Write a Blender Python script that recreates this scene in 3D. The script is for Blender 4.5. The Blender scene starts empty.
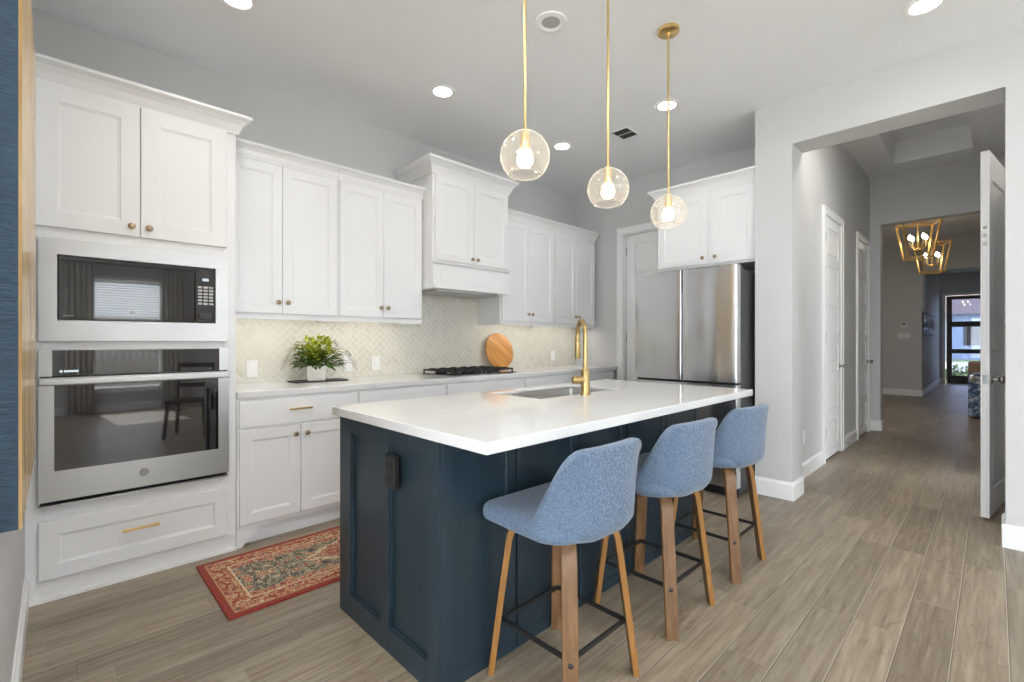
import bpy, bmesh, math, random
from mathutils import Vector, Matrix
random.seed(7)
PI = math.pi
SC = bpy.context.scene
COL = SC.collection

# ------------------------------------------------------------------ camera, world, sun, exposure
cam = bpy.data.cameras.new('camera')
cam.sensor_width = 36.0
cam.lens = 469.3 / 1024.0 * 36.0
cam.clip_start = 0.02
cam.clip_end = 200
camo = bpy.data.objects.new('camera', cam)
COL.objects.link(camo)
camo.location = (0, 0, 1.21)
camo.rotation_euler = (PI / 2, 0, math.radians(45.765 - 90))
SC.camera = camo

world = bpy.data.worlds.new('world')
SC.world = world
world.use_nodes = True
bgn = world.node_tree.nodes['Background']
bgn.inputs['Color'].default_value = (0.915, 0.966, 1.05, 1)
bgn.inputs['Strength'].default_value = 9.6

sun = bpy.data.lights.new('sun', 'SUN')
sun.energy = 18.0
sun.angle = math.radians(0.6)
sun.color = (1.0, 0.985, 0.955)
suno = bpy.data.objects.new('sun', sun)
COL.objects.link(suno)
suno.location = (0, -12, 14)
suno.rotation_euler = Vector((0.10, 1.12, -1.0)).to_track_quat('-Z', 'Y').to_euler()

SC.view_settings.view_transform = 'Standard'
SC.view_settings.look = 'None'
SC.view_settings.gamma = 1.0
SC.view_settings.use_curve_mapping = False
SC.view_settings.exposure = 0.23
SC.cycles.max_bounces = 12
SC.cycles.diffuse_bounces = 6
SC.cycles.transparent_max_bounces = 16
SC.cycles.sample_clamp_indirect = 8.0
SC.cycles.use_denoising = True


def portal(name, loc, direction, sx, sy):
    l = bpy.data.lights.new(name, 'AREA')
    l.shape = 'RECTANGLE'
    l.size, l.size_y = sx, sy
    l.cycles.is_portal = True
    o = bpy.data.objects.new(name, l)
    COL.objects.link(o)
    o.location = loc
    o.rotation_euler = Vector(direction).to_track_quat('-Z', 'Z' if abs(direction[2]) < .5 else 'Y').to_euler()
    return o


def area(name, loc, direction, sx, sy, power, color=(1, 1, 1), shape='RECTANGLE', spread=180):
    l = bpy.data.lights.new(name, 'AREA')
    l.shape = shape
    l.size = sx
    if shape in ('RECTANGLE', 'ELLIPSE'):
        l.size_y = sy
    l.energy = power
    l.color = color
    l.spread = math.radians(spread)
    o = bpy.data.objects.new(name, l)
    COL.objects.link(o)
    o.location = loc
    o.rotation_euler = Vector(direction).to_track_quat('-Z', 'Z' if abs(direction[2]) < .5 else 'Y').to_euler()
    return o


# ------------------------------------------------------------------ node helpers and materials
class NT:
    def __init__(self, name):
        self.m = bpy.data.materials.new(name)
        self.m.use_nodes = True
        self.t = self.m.node_tree
        self.n = self.t.nodes
        self.p = self.n['Principled BSDF']
        self.out = self.n['Material Output']

    def link(self, a, b):
        self.t.links.new(a, b)

    def val(self, sock, v):
        if hasattr(v, 'is_output') or isinstance(v, bpy.types.NodeSocket):
            self.link(v, sock)
        else:
            sock.default_value = v

    def math(self, op, a, b=0.0, c=0.0, clamp=False):
        n = self.n.new('ShaderNodeMath')
        n.operation = op
        n.use_clamp = clamp
        self.val(n.inputs[0], a)
        self.val(n.inputs[1], b)
        if len(n.inputs) > 2:
            self.val(n.inputs[2], c)
        return n.outputs[0]

    def obj(self):
        return self.n.new('ShaderNodeTexCoord').outputs['Object']

    def gen(self):
        return self.n.new('ShaderNodeTexCoord').outputs['Generated']

    def pos(self):
        return self.n.new('ShaderNodeNewGeometry').outputs['Position']

    def sep(self, v):
        n = self.n.new('ShaderNodeSeparateXYZ')
        self.link(v, n.inputs[0])
        return n.outputs

    def comb(self, x, y, z=0.0):
        n = self.n.new('ShaderNodeCombineXYZ')
        self.val(n.inputs[0], x)
        self.val(n.inputs[1], y)
        self.val(n.inputs[2], z)
        return n.outputs[0]

    def mapping(self, v, scale=(1, 1, 1), loc=(0, 0, 0), rot=(0, 0, 0)):
        n = self.n.new('ShaderNodeMapping')
        self.link(v, n.inputs[0])
        n.inputs['Scale'].default_value = scale
        n.inputs['Location'].default_value = loc
        n.inputs['Rotation'].default_value = rot
        return n.outputs[0]

    def noise(self, v, scale=5, detail=3, rough=.5, dist=0.0):
        n = self.n.new('ShaderNodeTexNoise')
        if v is not None:
            self.link(v, n.inputs['Vector'])
        n.inputs['Scale'].default_value = scale
        n.inputs['Detail'].default_value = detail
        n.inputs['Roughness'].default_value = rough
        n.inputs['Distortion'].default_value = dist
        return n.outputs['Fac']

    def voro(self, v, scale=5, out='Distance', feature='F1'):
        n = self.n.new('ShaderNodeTexVoronoi')
        n.feature = feature
        self.link(v, n.inputs['Vector'])
        n.inputs['Scale'].default_value = scale
        return n.outputs[out]

    def white(self, v):
        n = self.n.new('ShaderNodeTexWhiteNoise')
        n.noise_dimensions = '3D'
        self.link(v, n.inputs['Vector'])
        return n.outputs['Value']

    def ramp(self, fac, stops, interp='LINEAR'):
        n = self.n.new('ShaderNodeValToRGB')
        self.val(n.inputs[0], fac)
        cr = n.color_ramp
        cr.interpolation = interp
        while len(cr.elements) < len(stops):
            cr.elements.new(0.5)
        for e, (p, c) in zip(cr.elements, stops):
            e.position = p
            e.color = (*c, 1) if len(c) == 3 else c
        return n.outputs['Color']

    def mix(self, fac, a, b, mode='MIX'):
        n = self.n.new('ShaderNodeMix')
        n.data_type = 'RGBA'
        n.blend_type = mode
        self.val(n.inputs[0], fac)
        for s, v in ((n.inputs[6], a), (n.inputs[7], b)):
            if isinstance(v, tuple):
                s.default_value = (*v, 1) if len(v) == 3 else v
            else:
                self.link(v, s)
        return n.outputs[2]

    def bump(self, h, strength=.2, dist=.01):
        n = self.n.new('ShaderNodeBump')
        n.inputs['Strength'].default_value = strength
        n.inputs['Distance'].default_value = dist
        self.link(h, n.inputs['Height'])
        self.link(n.outputs[0], self.p.inputs['Normal'])

    def set(self, **k):
        names = dict(color='Base Color', rough='Roughness', metal='Metallic', spec='Specular IOR Level', coat='Coat Weight',
                     coat_rough='Coat Roughness', sheen='Sheen Weight', aniso='Anisotropic', emit='Emission Strength', ecol='Emission Color',
                     trans='Transmission Weight', ior='IOR')
        for kk, v in k.items():
            s = self.p.inputs[names[kk]]
            if isinstance(v, tuple):
                s.default_value = (*v, 1) if len(v) == 3 else v
            else:
                self.val(s, v)
        return self


def simple(name, color, rough=.5, metal=0.0, vary=0.04, scale=6, **k):
    t = NT(name)
    f = t.noise(t.pos(), scale, 3)
    lo = tuple(max(0, c * (1 - vary)) for c in color)
    hi = tuple(min(1, c * (1 + vary)) for c in color)
    t.set(color=t.ramp(f, [(.35, lo), (.65, hi)]), rough=rough, metal=metal, **k)
    return t.m


M = {}
M['paint'] = simple('white_cabinet_paint', (.82, .82, .82), .32, vary=.008, scale=2)
M['wall'] = simple('grey_wall_paint', (.582, .582, .578), .6, vary=.012, scale=1.5)
M['ceiling'] = simple('ceiling_paint', (.855, .865, .875), .7, vary=.01, scale=1.5)
M['trim'] = simple('white_trim_paint', (.85, .85, .845), .35, vary=.008, scale=2)
M['navy'] = simple('navy_cabinet_paint', (.018, .035, .050), .32, vary=.05, scale=3)
M['brass'] = simple('brushed_brass', (.78, .56, .25), .28, 1.0, vary=.05, scale=20)
M['faucet'] = simple('brushed_champagne_gold', (.44, .32, .145), .34, 1.0, vary=.05, scale=20)
M['gold_paint'] = simple('gold_leaf', (.80, .55, .22), .38, .85, vary=.1, scale=30)
M['bronze'] = simple('antique_bronze', (.34, .26, .17), .32, 1.0, vary=.1, scale=40)
M['pewter'] = simple('dark_pewter', (.30, .29, .27), .3, 1.0, vary=.05, scale=40)
M['chrome'] = simple('polished_steel', (.70, .69, .68), .15, 1.0, vary=.02, scale=20)
M['blackmetal'] = simple('black_metal', (.012, .012, .013), .4, vary=.1, scale=30)
M['iron'] = simple('cast_iron', (.018, .018, .019), .55, vary=.2, scale=60)
M['blackplastic'] = simple('black_plastic', (.014, .015, .017), .35, vary=.1, scale=30)
M['fridge_side'] = simple('dark_grey_side', (.05, .05, .052), .5, vary=.05, scale=10)
M['darkgap'] = simple('dark_recess', (.006, .006, .006), .8, vary=.1)
M['plate'] = simple('white_plastic', (.80, .80, .78), .3, vary=.01)
M['platemid'] = simple('grey_plastic', (.45, .45, .44), .35, vary=.02)
M['pot'] = simple('white_ceramic', (.72, .70, .65), .45, vary=.05, scale=40)
M['soil'] = simple('potting_soil', (.03, .02, .012), .9, vary=.4, scale=80)
M['slate'] = simple('black_slate', (.03, .03, .033), .55, vary=.25, scale=50)
M['leaf'] = simple('leaf_yellow_green', (.34, .37, .02), .45, vary=.3, scale=30)
M['leafdark'] = simple('leaf_deep_green', (.075, .15, .02), .45, vary=.35, scale=30)
M['leafpurple'] = simple('leaf_purple_brown', (.10, .055, .05), .5, vary=.3, scale=30)
M['curtain'] = simple('cream_curtain_linen', (.66, .64, .60), .9, vary=.05, scale=20)
M['concrete'] = simple('concrete_drive', (.42, .41, .40), .9, vary=.1, scale=3)
M['fencewood'] = simple('weathered_fence_wood', (.22, .19, .16), .9, vary=.25, scale=9)
M['bounce_patio'] = simple('pale_bounce_paving', (.60, .59, .58), .9, vary=.06, scale=3)
M['yard'] = simple('dry_yard', (.34, .32, .28), .95, vary=.2, scale=6)
M['grass'] = simple('lawn_grass', (.15, .20, .07), .9, vary=.5, scale=12)
M['siding'] = simple('pale_blue_siding', (.36, .42, .52), .8, vary=.06, scale=4)
M['roof'] = simple('brown_shingle', (.14, .11, .10), .9, vary=.3, scale=10)
M['darkwood'] = simple('dark_door_wood', (.042, .022, .014), .4, vary=.25, scale=8)
M['candle'] = simple('candle_sleeve', (.75, .62, .35), .5, vary=.05)
M['toptan'] = simple('tan_wood_top', (.28, .17, .09), .5, vary=.2, scale=8)
M['greyscreen'] = simple('grey_display', (.25, .25, .26), .3, vary=.05)
M['rug_edge'] = simple('rug_red_binding', (.30, .035, .018), .95, vary=.25, scale=90)


def emit(name, color, strength):
    t = NT(name)
    t.set(color=(0, 0, 0), ecol=color, emit=strength)
    return t.m


M['lamp'] = emit('downlight_glow', (1.0, .97, .92), 14.0)
M['bulb'] = emit('bulb_glow', (1.0, .83, .58), 12.0)
M['flame'] = emit('candle_bulb_glow', (1.0, .84, .60), 24.0)
M['led'] = emit('led_glow', (1.0, .94, .84), 2.5)
M['display'] = emit('display_glow', (.8, .9, 1.0), .7)


def brushed(name, color, rough, axis):
    t = NT(name)
    s = [3, 3, 3]
    for i in range(3):
        s[i] = 2.0 if i == axis else 320.0
    f = t.noise(t.mapping(t.obj(), tuple(s)), 1.0, 2)
    t.set(color=color, metal=1.0, rough=t.math('ADD', rough - .05, t.math('MULTIPLY', f, .1)))
    if axis == 2:
        w_ = t.noise(t.mapping(t.obj(), (2.2, 2.2, .7)), 1.0, 1, .4, .8)
        t.bump(w_, .5, .05)
    else:
        t.bump(f, .03, .002)
    return t.m


M['steel'] = brushed('brushed_stainless_horizontal', (.50, .498, .49), .36, 0)
M['steelv'] = brushed('brushed_stainless_vertical', (.60, .612, .63), .24, 2)
t = NT('sink_stainless')
t.set(color=(.42, .42, .41), metal=1.0, rough=.3)
M['sinksteel'] = t.m

t = NT('black_oven_glass')
t.set(color=(.012, .012, .013), rough=.03, spec=.9, coat=.6, coat_rough=.02)
M['blackglass'] = t.m


def thin_glass(name, tint, base, power, edge_col=None):
    t = NT(name)
    lw = t.n.new('ShaderNodeLayerWeight')
    lw.inputs['Blend'].default_value = .5
    f = t.math('ADD', base, t.math('MULTIPLY', t.math('POWER', lw.outputs['Facing'], power), .8), clamp=True)
    tr = t.n.new('ShaderNodeBsdfTransparent')
    tr.inputs['Color'].default_value = (*tint, 1)
    gl = t.n.new('ShaderNodeBsdfGlossy')
    gl.inputs['Roughness'].default_value = .02
    gl.inputs['Color'].default_value = (*(edge_col or (1, 1, 1)), 1)
    mx = t.n.new('ShaderNodeMixShader')
    t.link(f, mx.inputs[0])
    t.link(tr.outputs[0], mx.inputs[1])
    t.link(gl.outputs[0], mx.inputs[2])
    t.link(mx.outputs[0], t.out.inputs['Surface'])
    return t.m


t = NT('hazy_globe_glass')
lw = t.n.new('ShaderNodeLayerWeight')
lw.inputs['Blend'].default_value = .5
f = t.math('ADD', .22, t.math('MULTIPLY', t.math('POWER', lw.outputs['Facing'], 2.5), .6), clamp=True)
tr = t.n.new('ShaderNodeBsdfTransparent')
tr.inputs['Color'].default_value = (.985, .965, .945, 1)
gl = t.n.new('ShaderNodeBsdfGlossy')
gl.inputs['Roughness'].default_value = .04
df = t.n.new('ShaderNodeBsdfTranslucent')
df.inputs['Color'].default_value = (.95, .92, .88, 1)
dd_ = t.n.new('ShaderNodeBsdfDiffuse')
dd_.inputs['Color'].default_value = (.95, .92, .88, 1)
m1 = t.n.new('ShaderNodeMixShader')
t.link(df.outputs[0], m1.inputs[1])
t.link(dd_.outputs[0], m1.inputs[2])
m2 = t.n.new('ShaderNodeMixShader')
m2.inputs[0].default_value = .45
t.link(m1.outputs[0], m2.inputs[1])
t.link(gl.outputs[0], m2.inputs[2])
mx = t.n.new('ShaderNodeMixShader')
t.link(f, mx.inputs[0])
t.link(tr.outputs[0], mx.inputs[1])
t.link(m2.outputs[0], mx.inputs[2])
t.link(mx.outputs[0], t.out.inputs['Surface'])
M['globe'] = t.m
M['pane'] = thin_glass('window_glass', (.95, .97, .97), .04, 4.0)
M['doorglass'] = thin_glass('rippled_door_glass', (.40, .43, .52), .05, 4.0)

# quartz
t = NT('white_quartz')
f = t.noise(t.pos(), 3.0, 5, .6, .6)
f2 = t.noise(t.pos(), 160, 2)
c = t.ramp(f, [(.4, (.76, .758, .752)), (.62, (.73, .728, .722))])
c = t.mix(t.math('MULTIPLY', t.math('GREATER_THAN', f2, .66), .12), c, (.6, .6, .6))
t.set(color=c, rough=.07, spec=.65)
M['quartz'] = t.m

# denim-like fabric
t = NT('heather_blue_fabric')
o = t.obj()
a = t.noise(t.mapping(o, (620, 110, 620)), 1.0, 2, .6)
b = t.noise(t.mapping(o, (110, 620, 140)), 1.0, 2, .6)
g = t.noise(o, 9, 4, .6)
h_ = t.math('ADD', t.math('MULTIPLY', a, .5), t.math('MULTIPLY', b, .5))
c = t.ramp(h_, [(.36, (.042, .072, .125)), (.5, (.100, .147, .224)), (.64, (.225, .285, .37))])
c = t.mix(t.math('MULTIPLY', g, .25), c, (.12, .18, .28))
t.set(color=c, rough=.95, sheen=.25)
t.bump(h_, .2, .002)
M['fabric'] = t.m


def wood(name, dark, light, axis=2, scale=1.0, rough=.4):
    t = NT(name)
    s = [38 * scale] * 3
    s[axis] = 3.0 * scale
    f = t.noise(t.mapping(t.obj(), tuple(s)), 1.0, 4, .6, .4)
    t.set(color=t.ramp(f, [(.32, dark), (.68, light)]), rough=rough)
    return t.m


M['walnut'] = wood('walnut_face', (.105, .050, .019), (.225, .118, .052))
M['ply'] = wood('golden_plywood_edge', (.22, .095, .020), (.34, .165, .045), scale=2)
M['board'] = wood('acacia_board', (.42, .17, .035), (.68, .34, .10), axis=0, scale=.8)
M['pine'] = wood('golden_pine_front', (.50, .30, .10), (.72, .50, .22), rough=.22)
t = NT('navy_woven_canvas')
o = t.obj()
f = t.noise(t.mapping(o, (30, 6, 260)), 1.0, 3, .6)
t.set(color=t.ramp(f, [(.3, (.03, .065, .11)), (.7, (.07, .14, .22))]), rough=.42, sheen=.2)
t.bump(f, .5, .01)
M['pict_navy'] = t.m

# plank floor: planks run along X
t = NT('grey_brown_plank_tile')
P = t.sep(t.pos())
W, L = .1547, 1.02
yy = t.math('DIVIDE', t.math('ADD', P[1], .041), W)
row = t.math('FLOOR', yy)
fy = t.math('SUBTRACT', yy, row)
off = t.math('MULTIPLY', t.white(t.comb(row, 3.7, 1.3)), 1.0)
xx = t.math('ADD', t.math('DIVIDE', P[0], L), t.math('ADD', off, t.math('MULTIPLY', row, .37)))
colm = t.math('FLOOR', xx)
fx = t.math('SUBTRACT', xx, colm)
pid = t.comb(row, colm, 2.0)
r1 = t.white(pid)
r2 = t.white(t.comb(colm, row, 9.0))
ex = t.math('MULTIPLY', t.math('MINIMUM', fx, t.math('SUBTRACT', 1.0, fx)), L)
ey = t.math('MULTIPLY', fy, W)
eyd = t.math('MULTIPLY', t.math('SUBTRACT', 1.0, fy), W)
grout = t.math('LESS_THAN', ey, .0024)
joint = t.math('LESS_THAN', ex, .0012)
gv = t.comb(t.math('ADD', P[0], t.math('MULTIPLY', r1, 37.0)), t.math('ADD', P[1], t.math('MULTIPLY', r2, 11.0)), r1)
grain = t.noise(t.mapping(gv, (2.6, 46, 1)), 1.0, 5, .62, .5)
cloud = t.noise(t.mapping(gv, (3.0, 9, 1)), 1.0, 5, .65, 1.6)
knot = t.noise(t.mapping(gv, (4.5, 13, 1)), 1.0, 5, .7, 2.0)
c = t.ramp(grain, [(.28, (.150, .114, .078)), (.5, (.268, .215, .156)), (.72, (.40, .334, .257))])
c = t.mix(t.math('MULTIPLY', t.math('SUBTRACT', cloud, .25, clamp=True), .85, clamp=True), c, (.335, .287, .228))
c = t.mix(t.math('MULTIPLY', t.math('SUBTRACT', knot, .56, clamp=True), 4.0, clamp=True), c, (.15, .115, .085))
tone = t.ramp(r1, [(0, (.80, .785, .77)), (.5, (.98, .975, .96)), (1, (1.14, 1.12, 1.09))])
c = t.mix(1.0, c, tone, 'MULTIPLY')
bevel_shade = t.math('LESS_THAN', eyd, .0036)  # bevel shade put into the colour along one long plank edge
c = t.mix(t.math('MULTIPLY', joint, .7), c, t.ramp(r2, [(0, (.13, .10, .075)), (.5, (.50, .45, .38))], 'CONSTANT'))
c = t.mix(t.math('MULTIPLY', bevel_shade, .8), c, (.11, .085, .06))
c = t.mix(grout, c, (.48, .435, .37))
t.set(color=c, rough=t.math('ADD', .30, t.math('MULTIPLY', grain, .18)), spec=.4)
t.bump(t.math('SUBTRACT', t.math('MULTIPLY', grain, .12), t.math('MULTIPLY', grout, .6)), .25, .004)
M['floor'] = t.m

# herringbone tile, on the XZ plane of wall A
t = NT('herringbone_backsplash_tile')
P = t.sep(t.pos())
n = 2.0
u = .043
k7 = .70710678 / u
X = t.math('MULTIPLY', t.math('ADD', P[0], P[2]), k7)
Y = t.math('MULTIPLY', t.math('SUBTRACT', P[2], P[0]), k7)
i = t.math('FLOOR', X)
j = t.math('FLOOR', Y)
fx = t.math('SUBTRACT', X, i)
fy = t.math('SUBTRACT', Y, j)
k = t.math('FLOORED_MODULO', t.math('ADD', t.math('SUBTRACT', i, j), .5), 2 * n)
k = t.math('FLOOR', k)
hor = t.math('LESS_THAN', k, n - .5)
lh = t.math('ADD', k, fx)
lv = t.math('ADD', t.math('SUBTRACT', 2 * n - 1, k), fy)
long_ = t.math('ADD', t.math('MULTIPLY', hor, lh), t.math('MULTIPLY', t.math('SUBTRACT', 1.0, hor), lv))
short = t.math('ADD', t.math('MULTIPLY', hor, fy), t.math('MULTIPLY', t.math('SUBTRACT', 1.0, hor), fx))
e = t.math('MINIMUM', t.math('MINIMUM', long_, t.math('SUBTRACT', n, long_)), t.math('MINIMUM', short, t.math('SUBTRACT', 1.0, short)))
gr = t.math('LESS_THAN', e, .04)
idx = t.math('ADD', t.math('MULTIPLY', hor, t.math('SUBTRACT', i, k)), t.math('MULTIPLY', t.math('SUBTRACT', 1.0, hor), i))
idy = t.math('ADD', t.math('MULTIPLY', hor, j), t.math('MULTIPLY', t.math('SUBTRACT', 1.0, hor), t.math('SUBTRACT', j, t.math('SUBTRACT', 2 * n - 1, k))))
rv = t.white(t.comb(idx, idy, hor))
c = t.ramp(rv, [(0, (.63, .60, .515)), (.5, (.66, .63, .545)), (1, (.69, .66, .575))])
c = t.mix(gr, c, (.80, .78, .715))
t.set(color=c, rough=t.math('ADD', .18, t.math('MULTIPLY', gr, .5)))
t.bump(t.math('MINIMUM', t.math('MULTIPLY', e, 6.0), 1.0), .3, .003)
M['tile'] = t.m

# rug, object coordinates: x along length, y across, origin at the centre
RL, RW = 1.80, .66
t = NT('red_persian_rug')
P3 = t.obj()
P = t.sep(P3)
ax = t.math('ABSOLUTE', P[0])
ay = t.math('ABSOLUTE', P[1])
dx = t.math('SUBTRACT', RL / 2, ax)
dy = t.math('SUBTRACT', RW / 2, ay)
d = t.math('MINIMUM', dx, dy)
flo = t.comb(ax, ay, 0.0)
n1 = t.noise(flo, 27, 4, .75, 1.4)
n2 = t.noise(t.mapping(flo, (1, 1, 1), (.7, .3, 0)), 36, 4, .75, 1.2)
vr = t.voro(t.mapping(flo, (1, 1, 1), (.02, .04, 0)), 15)
n4 = t.noise(t.mapping(flo, (1, 1, 1), (.1, .9, 0)), 15, 2, .5, 1.0)
n3 = t.noise(P3, 260, 2)
RED = (.30, .030, .016)
CRM = (.70, .58, .38)
border = t.ramp(n2, [(.0, (.12, .12, .08)), (.37, (.33, .042, .02)), (.50, (.52, .26, .10)), (.545, CRM), (.60, (.36, .055, .025)), (.70, (.50, .20, .07))], 'CONSTANT')
dk = t.ramp(n1, [(.0, (.35, .07, .03)), (.36, (.055, .068, .062)), (.47, (.16, .15, .10)), (.515, CRM), (.56, (.075, .085, .075)), (.64, (.40, .085, .04)), (.69, (.42, .34, .20))], 'CONSTANT')
rd = t.ramp(n2, [(.0, (.10, .10, .08)), (.38, (.38, .06, .026)), (.51, CRM), (.56, (.42, .085, .035)), (.66, (.52, .33, .15))], 'CONSTANT')
tanf = t.ramp(n1, [(.0, (.34, .06, .03)), (.40, (.45, .33, .17)), (.50, (.34, .20, .09)), (.545, CRM), (.60, (.40, .10, .04)), (.68, (.16, .15, .10))], 'CONSTANT')
ros = [(.0, (.60, .47, .28)), (.16, (.10, .11, .09)), (.24, (.45, .09, .04)), (.33, (.62, .50, .31))]
rosc = t.ramp(vr, ros, 'CONSTANT')
rosm = t.math('LESS_THAN', vr, .37)
border = t.mix(rosm, border, rosc)
rosd = t.ramp(vr, [(.0, (.48, .12, .05)), (.15, (.62, .50, .31)), (.22, (.36, .06, .03)), (.30, (.55, .42, .24))], 'CONSTANT')
dk = t.mix(t.math('LESS_THAN', vr, .34), dk, rosd)
wob = t.math('MULTIPLY', t.math('SUBTRACT', n4, .5), .55)
med = t.math('ADD', t.math('ADD', t.math('DIVIDE', ax, .46), t.math('DIVIDE', ay, .26)), wob)
med2 = t.math('ADD', t.math('ADD', t.math('DIVIDE', ax, .22), t.math('DIVIDE', ay, .15)), wob)
spn = t.math('ADD', t.math('ADD', t.math('DIVIDE', t.math('SUBTRACT', RL / 2 - .13, ax), .26), t.math('DIVIDE', t.math('SUBTRACT', RW / 2 - .13, ay), .12)), wob)
field = dk
field = t.mix(t.math('LESS_THAN', med, 1.0), field, rd)
field = t.mix(t.math('LESS_THAN', t.math('ABSOLUTE', t.math('SUBTRACT', med, 1.0)), .035), field, CRM)
field = t.mix(t.math('LESS_THAN', med2, 1.0), field, tanf)
edge_ = t.math('LESS_THAN', t.math('ADD', dy, t.math('MULTIPLY', wob, .10)), .165)
field = t.mix(edge_, field, rd)
col = t.mix(t.math('LESS_THAN', d, .124), field, CRM)
col = t.mix(t.math('LESS_THAN', d, .117), col, border)
col = t.mix(t.math('LESS_THAN', d, .038), col, (.50, .27, .12))
col = t.mix(t.math('LESS_THAN', d, .030), col, RED)
col = t.mix(.12, col, t.ramp(n3, [(.3, (.12, .09, .07)), (.7, (.62, .52, .42))]), 'OVERLAY')
t.set(color=col, rough=.97, sheen=.1)
t.bump(n3, .5, .004)
M['rug'] = t.m

# patterned blue chest
t = NT('blue_white_mosaic')
v = t.voro(t.mapping(t.obj(), (1, 1, 1)), 26, 'Color')
s_ = t.sep(v)
t.set(color=t.ramp(s_[0], [(0, (.05, .09, .20)), (.4, (.16, .24, .40)), (.7, (.50, .55, .62)), (1, (.72, .74, .76))], 'CONSTANT'), rough=.5)
M['mosaic'] = t.m


# ------------------------------------------------------------------ mesh helpers
def B():
    return bmesh.new()


def box(bm, x0, x1, y0, y1, z0, z1):
    vs = [bm.verts.new((x, y, z)) for z in (z0, z1) for y in (y0, y1) for x in (x0, x1)]
    fs = []
    for q in ((0, 2, 3, 1), (4, 5, 7, 6), (0, 1, 5, 4), (2, 6, 7, 3), (0, 4, 6, 2), (1, 3, 7, 5)):
        fs.append(bm.faces.new([vs[a] for a in q]))
    return fs


def prism(bm, pts, axis, a0, a1):
    """extrude a 2D polygon (list of pairs) along an axis: 'x' pairs are (y,z); 'y' pairs are (x,z); 'z' pairs are (x,y)"""
    def mk(p, a):
        return {'x': (a, p[0], p[1]), 'y': (p[0], a, p[1]), 'z': (p[0], p[1], a)}[axis]
    v0 = [bm.verts.new(mk(p, a0)) for p in pts]
    v1 = [bm.verts.new(mk(p, a1)) for p in pts]
    n = len(pts)
    bm.faces.new(v0)
    bm.faces.new(v1[::-1])
    for i in range(n):
        bm.faces.new((v0[i], v0[(i + 1) % n], v1[(i + 1) % n], v1[i]))


def lathe(bm, prof, origin=(0, 0, 0), axis=(0, 0, 1), segs=20, cap=True):
    """profile of (radius, height) spun about axis"""
    q = Vector(axis).normalized().to_track_quat('Z', 'Y')
    o = Vector(origin)
    rings = []
    for r, h in prof:
        if r < 1e-6:
            rings.append([bm.verts.new(o + q @ Vector((0, 0, h)))])
        else:
            rings.append([bm.verts.new(o + q @ Vector((r * math.cos(2 * PI * s / segs), r * math.sin(2 * PI * s / segs), h))) for s in range(segs)])
    for a, b in zip(rings, rings[1:]):
        if len(a) == 1 and len(b) == 1:
            continue
        for s in range(segs):
            s2 = (s + 1) % segs
            if len(a) == 1:
                bm.faces.new((a[0], b[s2], b[s]))
            elif len(b) == 1:
                bm.faces.new((a[s], a[s2], b[0]))
            else:
                bm.faces.new((a[s], a[s2], b[s2], b[s]))
    if cap:
        if len(rings[0]) > 2:
            bm.faces.new(rings[0][::-1])
        if len(rings[-1]) > 2:
            bm.faces.new(rings[-1])


def cyl(bm, p0, p1, r, segs=16, r1=None):
    p0, p1 = Vector(p0), Vector(p1)
    d = p1 - p0
    lathe(bm, [(r, 0), (r if r1 is None else r1, d.length)], p0, d, segs)


def tube(bm, pts, r, segs=12):
    pts = [Vector(p) for p in pts]
    rings = []
    n = len(pts)
    up = None
    for i, p in enumerate(pts):
        d = (pts[min(i + 1, n - 1)] - pts[max(i - 1, 0)]).normalized()
        if up is None:
            up = Vector((0, 0, 1)) if abs(d.z) < .9 else Vector((1, 0, 0))
        side = d.cross(up).normalized()
        up = side.cross(d).normalized()
        rr = r[i] if isinstance(r, (list, tuple)) else r
        rings.append([bm.verts.new(p + (side * math.cos(2 * PI * s / segs) + up * math.sin(2 * PI * s / segs)) * rr) for s in range(segs)])
    for a, b in zip(rings, rings[1:]):
        for s in range(segs):
            bm.faces.new((a[s], a[(s + 1) % segs], b[(s + 1) % segs], b[s]))
    bm.faces.new(rings[0][::-1])
    bm.faces.new(rings[-1])


def bar(bm, p0, p1, w, h, up=(0, 0, 1)):
    """rectangular bar between two points"""
    p0, p1 = Vector(p0), Vector(p1)
    d = (p1 - p0).normalized()
    s = d.cross(Vector(up)).normalized() * w / 2
    u = s.cross(d).normalized() * h / 2
    vs = [bm.verts.new(p + a * s + b * u) for p in (p0, p1) for a, b in ((-1, -1), (1, -1), (1, 1), (-1, 1))]
    for q in ((0, 1, 2, 3), (7, 6, 5, 4), (0, 4, 5, 1), (1, 5, 6, 2), (2, 6, 7, 3), (3, 7, 4, 0)):
        bm.faces.new([vs[i] for i in q])


def shaker(bm, x0, x1, z0, z1, t=.02, fr=.062, rec=.007, y=0.0, bead=.008):
    """door slab in front of y (towards -y), with a recessed centre panel"""
    yf = y - t
    def ring(i, yy):
        return [bm.verts.new(p) for p in ((x0 + i, yy, z0 + i), (x1 - i, yy, z0 + i), (x1 - i, yy, z1 - i), (x0 + i, yy, z1 - i))]
    r = [ring(0, y), ring(0, yf + .002), ring(.002, yf), ring(fr, yf), ring(fr + bead * .35, yf + rec * .55), ring(fr + bead, yf + rec * .6), ring(fr + bead * 1.4, yf + rec)]
    for a, b in zip(r, r[1:]):
        for k in range(4):
            bm.faces.new((a[k], a[(k + 1) % 4], b[(k + 1) % 4], b[k]))
    bm.faces.new(r[-1])
    bm.faces.new(r[0][::-1])


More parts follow.
